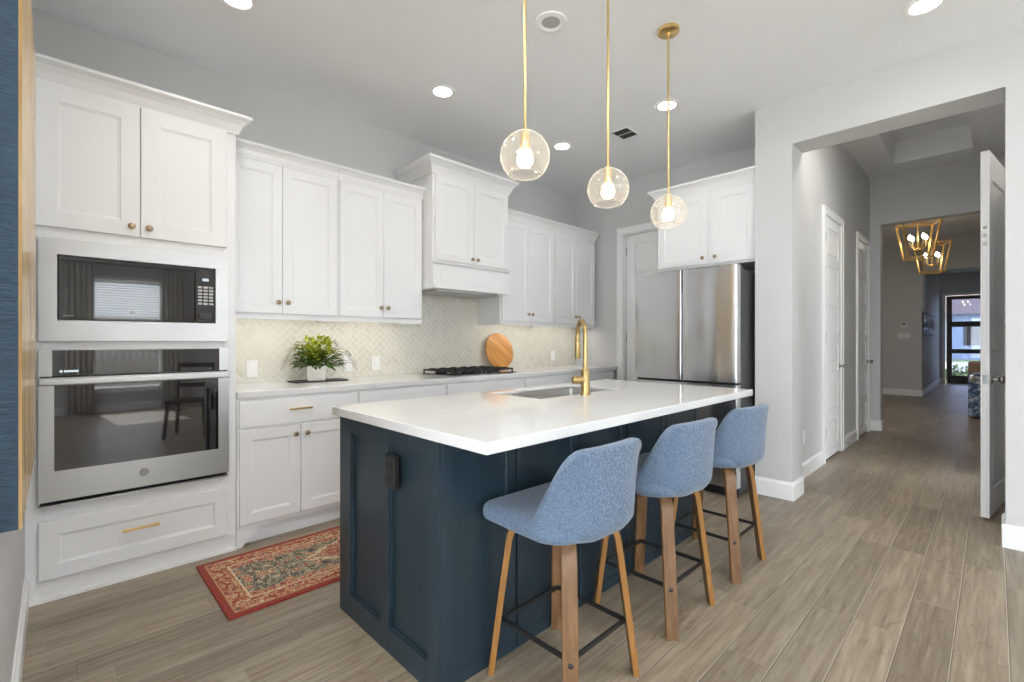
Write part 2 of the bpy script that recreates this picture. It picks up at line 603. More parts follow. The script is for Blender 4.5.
def crown(bm, x0, x1, yf, yb, z0, z1, proj, left=True, right=True):
    h = z1 - z0
    prof = [(0, z0), (.012, z0), (.014, z0 + .12 * h), (.018, z0 + .2 * h), (proj * .45, z0 + .5 * h), (proj * .72, z0 + .72 * h), (proj * .9, z0 + .8 * h), (proj, z0 + .86 * h), (proj, z1), (0, z1)]
    path = []
    if left:
        path.append(lambda o: (x0 - o, yb))
        path.append(lambda o: (x0 - o, yf - o))
    else:
        path.append(lambda o: (x0, yf - o))
    if right:
        path.append(lambda o: (x1 + o, yf - o))
        path.append(lambda o: (x1 + o, yb))
    else:
        path.append(lambda o: (x1, yf - o))
    rings = [[bm.verts.new((*f(o), z)) for o, z in prof] for f in path]
    n = len(prof)
    for a, b in zip(rings, rings[1:]):
        for k in range(n):
            bm.faces.new((a[k], b[k], b[(k + 1) % n], a[(k + 1) % n]))
    bm.faces.new(rings[0])
    bm.faces.new(rings[-1][::-1])


def knob_bm(x, z, y=-.02):
    bm = B()
    lathe(bm, [(.008, 0), (.006, .004), (.0055, .012), (.013, .016), (.016, .021), (.0145, .026), (.008, .029), (0, .03)], (x, y, z), (0, -1, 0), 18)
    return bm


def pull_bm(x, z, w=.14, y=-.02):
    bm = B()
    box(bm, x - w / 2, x + w / 2, y - .034, y - .024, z - .006, z + .006)
    for s in (-1, 1):
        cyl(bm, (x + s * w * .38, y, z), (x + s * w * .38, y - .026, z), .005, 10)
    return bm


def mesh(name, bm, mat, smooth=False, bevel=0.0, sub=0):
    bmesh.ops.recalc_face_normals(bm, faces=bm.faces)
    me = bpy.data.meshes.new(name)
    bm.to_mesh(me)
    bm.free()
    for m_ in (mat if isinstance(mat, (list, tuple)) else [mat]):
        me.materials.append(m_)
    if smooth:
        for p in me.polygons:
            p.use_smooth = True
        try:
            me.set_sharp_from_angle(angle=math.radians(smooth if smooth is not True else 40))
        except Exception:
            pass
    o = bpy.data.objects.new(name, me)
    COL.objects.link(o)
    if bevel:
        b = o.modifiers.new('bevel', 'BEVEL')
        b.width = bevel
        b.segments = 2
        b.limit_method = 'ANGLE'
        b.angle_limit = math.radians(50)
    if sub:
        s = o.modifiers.new('subsurf', 'SUBSURF')
        s.levels = s.render_levels = sub
    return o


def thing(name, label, cat, loc=(0, 0, 0), rz=0.0, group=None):
    o = bpy.data.objects.new(name, None)
    COL.objects.link(o)
    o.empty_display_size = .1
    o.location = loc
    o.rotation_euler = (0, 0, rz)
    o['label'] = label
    o['category'] = cat
    if group:
        o['group'] = group
    return o


def part(root, name, bm, mat, smooth=False, bevel=0.0, sub=0, label=None):
    o = mesh(name, bm, mat, smooth, bevel, sub)
    o.parent = root
    if label:
        o['label'] = label
    return o


def solo(name, bm, mat, label, cat, group=None, loc=None, **k):
    """a thing that is one mesh; the mesh is given in world coordinates and re-based to its own foot"""
    if loc is None:
        xs = [v.co for v in bm.verts]
        lo = Vector([min(c[i] for c in xs) for i in range(3)])
        hi = Vector([max(c[i] for c in xs) for i in range(3)])
        loc = Vector(((lo.x + hi.x) / 2, (lo.y + hi.y) / 2, lo.z))
        bmesh.ops.translate(bm, verts=bm.verts, vec=-loc)
    o = mesh(name, bm, mat, **k)
    o.location = loc
    o['label'] = label
    o['category'] = cat
    if group:
        o['group'] = group
    return o


def struct(name, bm, mat, label=None, parent=None, **k):
    o = mesh(name, bm, mat, **k)
    if parent:
        o.parent = parent
    else:
        o['kind'] = 'structure'
    if label:
        o['label'] = label
    return o


def dup(root, loc, rz=None, label=None, group=None):
    r = root.copy()
    COL.objects.link(r)
    r.location = loc
    if rz is not None:
        r.rotation_euler = (0, 0, rz)
    if label:
        r['label'] = label
    if group:
        r['group'] = group
    for ch in list(root.children):
        c = ch.copy()
        COL.objects.link(c)
        c.parent = r
        for g in list(ch.children):
            d = g.copy()
            COL.objects.link(d)
            d.parent = c
    return r


# ------------------------------------------------------------------ dimensions
ZC = 3.045            # kitchen ceiling
ZH = 3.42             # hall ceiling
YA = 3.70             # cabinet wall
YT = 3.07             # tower and base cabinet faces
XL = -.10             # left wall face
XB = 4.70             # fridge wall
XO = 4.0              # wall with the hall opening
OY0, OY1, OZ = -.048, 1.067, 2.705
OT = 4.26             # back of that wall
HY0, HY1 = -.16, 1.18   # hall side walls
GX, GY = -4.5, -4.5   # great room behind the camera

# ------------------------------------------------------------------ room shell
bm = B()
box(bm, GX - .2, 19.2, GY - .2, YA + .2, -.12, 0)
struct('floor', bm, M['floor'])
bm = B()
box(bm, GX - .2, OT - .1, GY - .2, 1.2, ZC, ZC + .12)
box(bm, XL - .2, XB + .15, 1.2, YA + .2, ZC, ZC + .12)
struct('ceiling', bm, M['ceiling'])
# hall ceiling with a tray recess
bm = B()
TX0, TX1, TY0, TY1, TZ = 5.2, 7.52, .17, .865, .28
box(bm, OT - .1, TX0, -1.0, 3.9, ZH, ZH + .1)
box(bm, TX1, 13.8, -1.0, 3.9, ZH, ZH + .1)
box(bm, TX0, TX1, -1.0, TY0, ZH, ZH + TZ)
box(bm, TX0, TX1, TY1, 3.9, ZH, ZH + TZ)
box(bm, TX0 - .1, TX1 + .1, TY0 - .1, TY1 + .1, ZH + TZ, ZH + TZ + .08)
box(bm, TX0 - .1, TX0, TY0 - .1, TY1 + .1, ZH + .1, ZH + TZ)
box(bm, TX1, TX1 + .1, TY0 - .1, TY1 + .1, ZH + .1, ZH + TZ)
box(bm, 13.8, 19.2, -1.0, 1.3, ZC + .1, ZC + .2)
struct('ceiling_hall', bm, M['ceiling'])

# walls
bm = B()
box(bm, XL - .2, XB + .2, YA, YA + .15, 0, ZC)
struct('wall_back', bm, M['wall'])
bm = B()
box(bm, XL - .15, XL, 1.35, YA, 0, ZC)
box(bm, GX - .15, XL, 1.2, 1.35, 0, ZC)
struct('wall_left', bm, M['wall'])
bm = B()
PD0, PD1, PDZ = 2.21, 2.985, 2.44          # pantry door opening
box(bm, XB, XB + .15, PD1, YA, 0, ZC)
box(bm, XB, XB + .15, 1.33, PD0, 0, ZC)
box(bm, XB, XB + .15, PD0, PD1, PDZ, ZC)
struct('wall_fridge', bm, M['wall'])
bm = B()                                   # wall with the wide opening
box(bm, XO, OT, OY1, 1.33, 0, ZH)
box(bm, XO, OT, OY0, OY1, OZ, ZH)
box(bm, XO, OT, GY, OY0, 0, ZH)
struct('wall_right', bm, M['wall'])
DA0, DA1, D20, D21, DZ = 5.48, 6.18, 7.10, 7.76, 2.475
bm = B()
for a, b in ((OT, DA0), (DA1, D20), (D21, 8.10)):
    box(bm, a, b, HY1, 1.33, 0, ZH)
for a, b in ((DA0, DA1), (D20, D21)):
    box(bm, a, b, HY1, 1.33, DZ, ZH)
box(bm, 7.95, 8.12, 1.065, HY1 + .001, 0, ZH)
struct('wall_hall_left', bm, M['wall'])
bm = B()
SD0, SD1, SDZ = 5.29, 6.06, 2.50
box(bm, OT, SD0, HY0 - .15, HY0, 0, ZH)
box(bm, SD1, 8.1, HY0 - .15, HY0, 0, ZH)
box(bm, SD0, SD1, HY0 - .15, HY0, SDZ, ZH)
box(bm, 8.0, 8.12, -.85, HY0 - .01, 0, ZH)
box(bm, 8.1, 19.2, -.85, -.70, 0, ZH)
struct('wall_hall_right', bm, M['wall'])
bm = B()
box(bm, 7.95, 8.12, -.85, 1.065, 2.775, ZH)
box(bm, 13.55, 13.7, -.85, 1.12, 2.73, ZH)
struct('wall_hall_header', bm, M['wall'])
bm = B()
box(bm, 13.55, 13.7, 1.10, 3.85, 0, ZH)
box(bm, 13.7, 18.4, 1.10, 1.25, 0, ZH)
struct('wall_foyer_left', bm, M['wall'])
bm = B()
box(bm, 8.12, 13.7, 3.6, 3.75, 0, ZH)
box(bm, 8.0, 8.12, 1.33, 3.75, 0, ZH)
struct('wall_foyer_back', bm, M['wall'])
FD0, FD1, FDZ = -.0, .965, 2.50
bm = B()
box(bm, 18.4, 18.55, FD1 + .04, 1.25, 0, ZH)
box(bm, 18.4, 18.55, -.85, FD0 - .04, 0, ZH)
box(bm, 18.4, 18.55, FD0 - .04, FD1 + .04, FDZ + .04, ZH)
struct('wall_front', bm, M['wall'])


# great room walls; wide windows added out of view to supply daylight
def holed(bm, axis, a0, a1, t0, t1, z1, holes):
    """wall running along axis from a0 to a1, with holes (h0,h1,z0,z1)"""
    holes = sorted(holes)
    cur = a0
    def bx(p, q, zz0, zz1):
        if axis == 'x':
            box(bm, p, q, t0, t1, zz0, zz1)
        else:
            box(bm, t0, t1, p, q, zz0, zz1)
    for h0, h1, zz0, zz1 in holes:
        bx(cur, h0, 0, z1)
        bx(h0, h1, 0, zz0)
        bx(h0, h1, zz1, z1)
        cur = h1
    bx(cur, a1, 0, z1)


WIN_S = [(-4.0, -.5, .12, 2.7), (.42, 1.42, .35, 2.28), (2.35, 3.8, .12, 2.7)]
WIN_W = [(-2.9, 1.05, .12, 2.7)]
bm = B()
holed(bm, 'x', GX - .15, OT, GY - .15, GY, ZC, WIN_S)
struct('wall_garden', bm, M['wall'])
bm = B()
holed(bm, 'y', GY, 1.2, GX - .15, GX, ZC, WIN_W)
struct('wall_patio', bm, M['wall'])
bpy.context.view_layer.update()


def window(name, axis, a0, a1, t, z0, z1, nx, nz):
    """frame with bars in a wall hole; t is the room face of the wall, the frame sits 8 cm outwards"""
    def bx(bm, p, q, d0, d1, zz0, zz1):
        if axis == 'x':
            box(bm, p, q, t - d1, t - d0, zz0, zz1)
        else:
            box(bm, t - d1, t - d0, p, q, zz0, zz1)
    bm = B()
    f = .05
    bx(bm, a0, a1, .05, .11, z0, z0 + f)
    bx(bm, a0, a1, .05, .11, z1 - f, z1)
    bx(bm, a0, a0 + f, .05, .11, z0, z1)
    bx(bm, a1 - f, a1, .05, .11, z0, z1)
    for i in range(1, nx):
        c = a0 + (a1 - a0) * i / nx
        bx(bm, c - .02, c + .02, .055, .105, z0, z1)
    for i in range(1, nz):
        c = z0 + (z1 - z0) * i / nz
        bx(bm, a0, a1, .055, .105, c - .02, c + .02)
    w = struct(name, bm, M['trim'])
    bm = B()
    bx(bm, a0 + f, a1 - f, .077, .083, z0 + f, z1 - f)
    struct('glass_pane', bm, M['pane'], parent=w)
    bm = B()
    bx(bm, a0 - .05, a1 + .05, -.04, .06, z0 - .03, z0)
    struct('window_sill', bm, M['trim'], parent=w)
    c = (a0 + a1) / 2
    zc = (z0 + z1) / 2
    if axis == 'x':
        portal(name + '_portal', (c, t - .04, zc), (0, 1, 0), a1 - a0, z1 - z0)
    else:
        portal(name + '_portal', (t - .04, c, zc), (1, 0, 0), a1 - a0, z1 - z0)


for i_, h in enumerate(WIN_S):
    window('window_%d' % (i_ + 1), 'x', h[0], h[1], GY, h[2], h[3], 1 if h[1] - h[0] < 1.2 else 2, 2)
window('window_4', 'y', WIN_W[0][0], WIN_W[0][1], GX, WIN_W[0][2], WIN_W[0][3], 3, 1)

# side room lit by its own window, behind the open hall door
bm = B()
box(bm, 4.26, 4.4, -3.4, HY0 - .15, 0, ZC)
box(bm, 8.0, 8.15, -3.4, -.85, 0, ZC)
holed(bm, 'x', 4.26, 8.15, -3.55, -3.4, ZC, [(4.9, 7.4, .4, 2.6)])
struct('wall_study', bm, M['wall'])
bm = B()
box(bm, 4.26, 8.15, -3.55, HY0 - .15, ZC, ZC + .1)
struct('ceiling_study', bm, M['ceiling'])
window('window_5', 'x', 4.9, 7.4, -3.4, .4, 2.6, 2, 2)


def baseboard(name, runs, h=.135, t=.015):
    """runs of (p0,p1,normal): a board on the wall line p0-p1 sticking out along normal"""
    bm = B()
    for (x0, y0), (x1, y1), (nx, ny) in runs:
        a = Vector((x0, y0, 0))
        b = Vector((x1, y1, 0))
        n = Vector((nx, ny, 0))
        sec = [(0, 0), (t, 0), (t, h * .86), (t * .55, h * .93), (t * .45, h), (0, h)]
        v0 = [bm.verts.new(a + n * s + Vector((0, 0, z))) for s, z in sec]
        v1 = [bm.verts.new(b + n * s + Vector((0, 0, z))) for s, z in sec]
        k = len(sec)
        for i in range(k):
            bm.faces.new((v0[i], v1[i], v1[(i + 1) % k], v0[(i + 1) % k]))
        bm.faces.new(v0)
        bm.faces.new(v1[::-1])
    return struct(name, bm, M['trim'])


T = .015
baseboard('baseboard_left', [((XL, 1.2), (XL, YT - .001), (1, 0))])
baseboard('baseboard_right', [((XO, OY1 - T), (XO, 1.33), (-1, 0)), ((XO, OY1), (OT, OY1), (0, -1)),
                              ((XO, GY), (XO, OY0 + T), (-1, 0)), ((XO, OY0), (OT, OY0), (0, 1))])
baseboard('baseboard_hall', [((OT, HY1), (DA0 - .075, HY1), (0, -1)), ((DA1 + .075, HY1), (D20 - .075, HY1), (0, -1)),
                             ((7.95, 1.065 - T), (7.95, HY1), (-1, 0)), ((7.95, 1.065), (8.12 + T, 1.065), (0, -1)), ((8.12, 1.065 - T), (8.12, 3.6), (1, 0)),
                             ((OT, HY0), (5.22, HY0), (0, 1)), ((6.13, HY0), (7.95, HY0), (0, 1))])
baseboard('baseboard_foyer', [((13.55, 1.10 - T), (13.55, 3.6), (-1, 0)), ((13.55, 1.10), (18.4, 1.10), (0, -1)), ((18.4, 1.03), (18.4, 1.10), (-1, 0)),
                              ((8.1, -.70), (18.4, -.70), (0, 1))])
baseboard('baseboard_garden', [((GX, GY), (XO, GY), (0, 1))])


# ------------------------------------------------------------------ doors
def casing(bm, u0, u1, z1, w=.075, t=.018):
    """local: opening u0..u1, wall face y=0, front -y"""
    for a, b in ((u0 - w, u0), (u1, u1 + w)):
        box(bm, a, b, -t, 0, 0, z1 + w)
        box(bm, a if a < u0 else b - .02, (a + .02) if a < u0 else b, -t - .006, -t, 0, z1 + w)
    box(bm, u0, u1, -t, 0, z1, z1 + w)
    box(bm, u0 - w, u1 + w, -t - .006, -t, z1 + w - .02, z1 + w)


def door_slab(bm, u0, u1, z0, z1, y0, y1, npan=5, fr=.11, rail=.10):
    """panel door: core plus raised frame and raised fields on both faces"""
    box(bm, u0, u1, y0 + .013, y1 - .013, z0, z1)
    ph = (z1 - z0 - rail * (npan + 1)) / npan
    for ya, yb in ((y0, y0 + .013), (y1 - .013, y1)):
        box(bm, u0, u0 + fr, ya, yb, z0, z1)
        box(bm, u1 - fr, u1, ya, yb, z0, z1)
        for k in range(npan + 1):
            zz = z0 + k * (ph + rail)
            box(bm, u0 + fr, u1 - fr, ya, yb, zz, zz + rail)
        for k in range(npan):
            zz = z0 + rail + k * (ph + rail)
            box(bm, u0 + fr + .03, u1 - fr - .03, ya + (.003 if ya == y0 else 0), yb - (.003 if ya != y0 else 0), zz + .03, zz + ph - .03)


def door_knob(bm, u, y, z, s=-1):
    lathe(bm, [(.028, 0), (.028, .006), (.012, .010), (.010, .030), (.018, .036), (.027, .046), (.027, .056), (.018, .064), (0, .066)], (u, y, z), (0, s, 0), 20)


def set_door(name, loc, rz, u0, u1, z1, knob_u, npan=5, inset=.03):
    d = bpy.data.objects.new(name, None)
    COL.objects.link(d)
    d.location = loc
    d.rotation_euler = (0, 0, rz)
    d['kind'] = 'structure'
    bm = B()
    casing(bm, u0, u1, z1)
    box(bm, u0, u0 + .012, 0, .12, 0, z1)
    box(bm, u1 - .012, u1, 0, .12, 0, z1)
    box(bm, u0, u1, 0, .12, z1 - .012, z1)
    part(d, 'casing', bm, M['trim'], bevel=.002)
    bm = B()
    door_slab(bm, u0 + .015, u1 - .015, .022, z1 - .015, inset, inset + .04, npan)
    part(d, 'panel', bm, M['trim'], bevel=.003)
    bm = B()
    door_knob(bm, knob_u, inset, .94)
    part(d, 'handle', bm, M['pewter'], smooth=True)
    bm = B()
    for zz in (.25, 1.2, 2.2):
        hu = u0 + .012 if knob_u > (u0 + u1) / 2 else u1 - .012
        cyl(bm, (hu, inset - .004, zz), (hu, inset - .004, zz + .09), .006, 10)
    part(d, 'hinge', bm, M['pewter'])
    return d


# pantry door faces -x; local x runs along -y
set_door('door_1', (XB, 0, 0), -PI / 2, -PD1, -PD0, PDZ, -PD0 - .07, 5, inset=.05)
set_door('door_2', (0, HY1, 0), 0, DA0, DA1, DZ, DA1 - .075, 6, inset=-.008)
set_door('door_3', (0, HY1, 0), 0, D20, D21, DZ, D21 - .075, 6, inset=-.008)
# dark closet spaces behind the doors
bm = B()
box(bm, 5.2, 8.0, 1.5, 1.52, 0, 2.6)
struct('wall_closet', bm, M['wall'])

# open hall door: latch edge at (4.49, .045), swinging away along +x
ang = math.radians(-7.8)
d = thing('swing_door', 'white panelled door standing open in the hall beside the wide opening', 'door', (4.49, .064, .02), ang)
d['kind'] = 'structure'
bm = B()
door_slab(bm, 0, .76, 0, 2.47, -.044, 0, 2, .115, .18)
part(d, 'panel', bm, M['trim'], bevel=.003)
bm = B()
door_knob(bm, .065, -.044, .93, -1)
door_knob(bm, .065, 0, .93, 1)
part(d, 'handle', bm, M['pewter'], smooth=True)
bm = B()
box(bm, -.002, .001, -.036, -.008, .90, .96)
part(d, 'latch_plate', bm, M['chrome'])
bm = B()
for zz in (1.955, 1.90, 1.845):
    lathe(bm, [(.012, 0), (.012, .003), (0, .003)], (0, -.022, zz), (-1, 0, 0), 14)
part(d, 'lock_bolt', bm, M['chrome'])
bm = B()
for zz in (.2, 1.2, 2.2):
    box(bm, .755, .775, -.03, .012, zz, zz + .1)
part(d, 'hinge', bm, M['pewter'])

# front door
d = bpy.data.objects.new('door_4', None)
COL.objects.link(d)
d.location = (18.4, 0, 0)
d.rotation_euler = (0, 0, -PI / 2)
d['kind'] = 'structure'
u0, u1 = -FD1, -FD0
bm = B()
for a, b in ((u0 - .075, u0 - .005), (u1 + .005, u1 + .075)):
    box(bm, a, b, -.02, 0, 0, FDZ + .075)
box(bm, u0 - .005, u1 + .005, -.02, 0, FDZ + .005, FDZ + .075)
part(d, 'casing', bm, M['trim'])
panes = [(.225, .855), (.98, 1.61), (1.765, 2.395)]
bm = B()
st = .125
box(bm, u0, u0 + st, .02, .065, 0, FDZ)
box(bm, u1 - st, u1, .02, .065, 0, FDZ)
zs = [0] + [z for p in panes for z in p] + [FDZ]
for a, b in zip(zs[::2], zs[1::2]):
    box(bm, u0 + st, u1 - st, .02, .065, a, b)
part(d, 'door_frame', bm, M['darkwood'], bevel=.004)
for a, b in panes:
    bm = B()
    box(bm, u0 + st, u1 - st, .038, .046, a, b)
    part(d, 'glass_pane', bm, M['doorglass'])
bm = B()
cyl(bm, (u1 - .06, -.03, .85), (u1 - .06, -.03, 1.25), .012)
for zz in (.9, 1.2):
    cyl(bm, (u1 - .06, .02, zz), (u1 - .06, -.03, zz), .008)
part(d, 'handle', bm, M['blackmetal'])

# outdoors seen through the front door and the rear windows
bm = B()
box(bm, 19.2, 60, -30, 30, -.25, -.10)
struct('lawn', bm, M['grass'])
bm = B()
box(bm, -30, GX - .16, -40, 40, -.25, -.10)
box(bm, GX - .16, 19.2, -40, GY - .16, -.25, -.10)
struct('back_yard', bm, M['yard'])
bm = B()
box(bm, GX - 6, GX - .16, -12, 6, -.10, -.04)
box(bm, GX - .16, 10, -12, GY - .16, -.10, -.04)
struct('bounce_patio', bm, M['bounce_patio'])  # pale paving added to bounce sunlight up to the ceiling
bm = B()
for k in range(150):
    x = -8 + k * .15
    box(bm, x, x + .142, -11.0, -10.97, -.1, 1.85)
box(bm, -8, 14.5, -11.03, -11.0, .3, .4)
box(bm, -8, 14.5, -11.03, -11.0, 1.4, 1.5)
solo('garden_fence', bm, M['fencewood'], 'weathered wooden board fence outside the rear windows, reflected in the oven glass', 'fence')
bm = B()
box(bm, 24, 40, -30, 30, -.10, -.08)
struct('street', bm, M['concrete'])
hs = thing('house', 'pale blue house across the street, seen through the front door glass', 'house', (46, 2, -.1))
bm = B()
box(bm, 0, 8, -9, 9, 0, 3.2)
part(hs, 'wall', bm, M['siding'])
bm = B()
prism(bm, [(-.6, 3.2), (4, 6.2), (8.6, 3.2)], 'y', -9.6, 9.6)
part(hs, 'roof', bm, M['roof'])
for yy_ in (-6, -2, 3):
    bm = B()
    box(bm, -.03, .02, yy_, yy_ + 1.5, 1.0, 2.4)
    part(hs, 'window', bm, M['darkgap'])
# clipped shrub in the front garden
random.seed(3)
bm = B()
for _ in range(420):
    a = random.uniform(0, 2 * PI)
    b_ = random.uniform(0, 1) ** .5
    p = Vector((21.3 + .5 * b_ * math.cos(a), .75 + .8 * b_ * math.sin(a), -.1 + random.uniform(0, .45) * (1.1 - b_ * .7)))
    q = Vector((random.uniform(-1, 1), random.uniform(-1, 1), random.uniform(.2, 1.5))).normalized() * .16
    s = Vector((random.uniform(-1, 1), random.uniform(-1, 1), 0)).normalized() * .05
    v = [bm.verts.new(x) for x in (p, p + q * .5 + s, p + q, p + q * .5 - s)]
    bm.faces.new(v)
o = solo('garden_shrub', bm, M['grass'], 'low green shrub outside the front door glass', 'shrub')

# ------------------------------------------------------------------ oven tower
TX0_, TX1_ = -.085, .752
tw = thing('oven_cabinet', 'tall white cabinet tower holding the built-in microwave and oven', 'cabinet', (TX0_, YT, 0))
TWW = TX1_ - TX0_
bm = B()
D = YA - YT - .002
# carcass: sides, rails and shelves around the two appliance holes
AX0, AX1 = .045, TWW - .065
box(bm, -.0145, AX0, 0, D, 0, 2.42)
box(bm, AX1, TWW, 0, D, 0, 2.42)
box(bm, AX0, AX1, 0, D, 0, .455)
box(bm, AX0, AX1, 0, D, 1.165, 1.215)
box(bm, AX0, AX1, 0, D, 1.68, 2.42)
box(bm, AX0, AX1, D - .02, D, .45, 1.7)
part(tw, 'body', bm, M['paint'], bevel=.0015)
bm = B()
crown(bm, -.0145, TWW, 0, D, 2.405, 2.505, .07, left=False, right=True)
box(bm, 0, TWW, .0, D, 2.42, 2.50)
part(tw, 'crown', bm, M['paint'])
mid = .398
for a, b, kx in ((.018, mid - .002, mid - .035), (mid + .002, TWW - .05, mid + .035)):
    bm = B()
    shaker(bm, a, b, 1.742, 2.405, fr=.075)
    dd = part(tw, 'door', bm, M['paint'])
    part(dd, 'knob', knob_bm(kx, 1.79), M['bronze'], smooth=True)
bm = B()
shaker(bm, .03, TWW - .045, .105, .372, fr=.065)
dd = part(tw, 'drawer', bm, M['paint'])
part(dd, 'pull', pull_bm(.40, .262, .15), M['brass'], bevel=.002)
bm = B()
box(bm, 0, TWW, -.012, 0, 0, .018)
part(tw, 'plinth', bm, M['trim'])

# microwave with trim kit
mw = thing('microwave', 'stainless built-in microwave above the wall oven', 'microwave', (TX0_ + .03, YT, 1.21))
MW, MH = .762, .478
gx0, gx1, gz0, gz1 = .062, .700, .098, .405
bm = B()
for a, b, c_, d_ in ((0, MW, 0, gz0), (0, MW, gz1, MH), (0, gx0, gz0, gz1), (gx1, MW, gz0, gz1)):
    box(bm, a, b, -.028, -.002, c_, d_)
bmesh.ops.remove_doubles(bm, verts=bm.verts, dist=1e-5)
part(mw, 'trim_frame', bm, M['steel'])
cx_ = .602
bm = B()
box(bm, gx0 + .004, cx_ - .002, -.026, .28, gz0 + .004, gz1 - .004)
dr = part(mw, 'door', bm, M['blackglass'], bevel=.002)
bm = B()
lathe(bm, [(.010, 0), (.010, .0015), (0, .0015)], (.335, -.026, gz0 + .045), (0, -1, 0), 18)
part(dr, 'badge', bm, M['pewter'], label='small round pewter badge')
bm = B()
for k in range(6):
    box(bm, gx0 + .020 + k * .0065, gx0 + .0245 + k * .0065, -.0268, -.026, gz0 + .020, gz0 + .0245)
part(dr, 'lettering', bm, M['greyscreen'])
bm = B()
box(bm, cx_ + .002, gx1 - .004, -.026, .28, gz0 + .004, gz1 - .004)
cp = part(mw, 'control_panel', bm, M['blackglass'], bevel=.002)
bm = B()
box(bm, cx_ + .035, cx_ + .065, -.0268, -.026, gz1 - .075, gz1 - .060)
part(cp, 'display', bm, M['display'])
for r in range(6):
    for c_ in range(3):
        bm = B()
        box(bm, cx_ + .014 + c_ * .026, cx_ + .034 + c_ * .026, -.0272, -.026, gz1 - .115 - r * .018, gz1 - .104 - r * .018)
        part(cp, 'button', bm, M['platemid'])
bm = B()
box(bm, cx_ + .018, gx1 - .02, -.031, -.026, gz0 + .022, gz0 + .052)
part(cp, 'open_button', bm, M['blackplastic'], bevel=.003)

# wall oven
ov = thing('built_in_oven', 'stainless wall oven with wide black glass door', 'oven', (TX0_ + .03, YT, .447))
OH = .724
bm = B()
box(bm, 0.004, MW - .004, -.012, .5, 0.0, OH)
part(ov, 'body', bm, M['blackplastic'])
bm = B()
box(bm, .045, MW - .045, -.030, -.010, OH - .125, OH - .004)
cp = part(ov, 'control_panel', bm, M['blackglass'], bevel=.002)
bm = B()
box(bm, .085, .135, -.0308, -.030, OH - .108, OH - .098)
part(cp, 'display', bm, M['display'])
bm = B()
lathe(bm, [(.006, 0), (.006, .001), (0, .001)], (.075, -.030, OH - .103), (0, -1, 0), 14)
part(cp, 'indicator', bm, M['display'])
bm = B()
for a, b in ((0, .045), (MW - .045, MW)):
    box(bm, a, b, -.032, -.008, OH - .125, OH)
box(bm, .045, MW - .045, -.032, -.008, OH - .004, OH)
part(ov, 'side_trim', bm, M['steel'])
bm = B()
ox0, ox1, oz0, oz1 = .052, MW - .052, .160, OH - .168
z0_, z1_ = .022, OH - .132
for a, b, c_, d_ in ((0, MW, z0_, oz0), (0, MW, oz1, z1_), (0, ox0, oz0, oz1), (ox1, MW, oz0, oz1)):
    box(bm, a, b, -.042, -.012, c_, d_)
bmesh.ops.remove_doubles(bm, verts=bm.verts, dist=1e-5)
dr = part(ov, 'door', bm, M['steel'])
bm = B()
box(bm, ox0, ox1, -.041, -.02, oz0, oz1)
part(dr, 'glass', bm, M['blackglass'])
bm = B()
lathe(bm, [(.019, 0), (.019, .003), (.016, .004), (0, .004)], (MW / 2 + .0, -.042, .095), (0, -1, 0), 24)
part(dr, 'badge', bm, M['pewter'], label='round pewter badge')
# slim full-width handle lip on the door's top edge
bm = B()
box(bm, 0.0, MW, -.066, -.042, z1_ - .034, z1_ - .004)
part(dr, 'handle', bm, M['steel'], bevel=.005)
bm = B()
for k in range(2):
    box(bm, .02, MW - .02, -.016, -.012, .004 + k * .009, .009 + k * .009)
part(ov, 'vent', bm, M['darkgap'])
bm = B()
box(bm, .0, MW, -.036, -.012, -.004, .004)
part(ov, 'bottom_trim', bm, M['steel'])

# ------------------------------------------------------------------ base cabinets
BZ = .874
CD = YA - YT - .004


def base_cab(x0, x1, label, split=True, pull=True, doors=True):
    c = thing('base_cabinet', label, 'cabinet', (x0, YT, 0), group='white base cabinets under the long counter')
    w = x1 - x0
    bm = B()
    box(bm, 0, w, 0, CD, .105, BZ)
    part(c, 'body', bm, M['paint'], bevel=.001)
    bm = B()
    # recessed toe kick with shaped corner feet
    box(bm, 0, w, .05, .07, 0, .105)
    part(c, 'toe_kick', bm, M['paint'])
    bm = B()
    shaker(bm, .012, w - .012, .70, .858, fr=.012, rec=.0, bead=.001)
    dd = part(c, 'drawer', bm, M['paint'])
    if pull:
        part(dd, 'pull', pull_bm(w * .475, .79, .14), M['brass'], bevel=.002)
    half = w * .483
    spans = ((.012, half - .002, half - .035), (half + .002, w - .012, half + .035)) if split else ((.012, w - .012, w - .05),)
    for a, b, kx in spans:
        bm = B()
        shaker(bm, a, b, .135, .686)
        dd = part(c, 'door', bm, M['paint'])
        part(dd, 'knob', knob_bm(kx, .632), M['bronze'], smooth=True)
    return c


bxs = [.755, 1.492, 2.24, 3.14, 3.88, 4.62]
labs = ['white two-door base cabinet with a gold drawer pull, beside the oven tower',
        'white base cabinet second along from the oven tower, mostly behind the island',
        'white base cabinet under the gas cooktop',
        'white base cabinet between cooktop and faucet, right of the cooktop',
        'white base cabinet at the far right end of the long counter']
for a, b, l in zip(bxs, bxs[1:], labs):
    base_cab(a, b, l, pull=(a < 1))
# shaped foot at the left end of the run
bm = B()
prism(bm, [(.755, 0), (.785, 0), (.80, .02), (.83, .045), (.86, .07), (.875, .105), (.755, .105)], 'y', YT, YT + .02)
struct('trim_1', bm, M['paint'])
bm = B()
box(bm, 4.62, 4.665, YT + .04, YA - .004, 0, BZ)
struct('trim_2', bm, M['paint'])

bm = B()
box(bm, .753, 4.685, YT - .028, YA - .012, BZ, .914)
solo('countertop', bm, M['quartz'], 'long white quartz countertop on the base cabinets along the wall', 'countertop', bevel=.003)

# tiled backsplash
bm = B()
box(bm, .752, 4.695, YA - .010, YA - .0005, .914, 1.38)
box(bm, 2.16, 3.14, YA - .010, YA - .0005, 1.38, 1.72)
struct('trim_backsplash', bm, M['tile'])

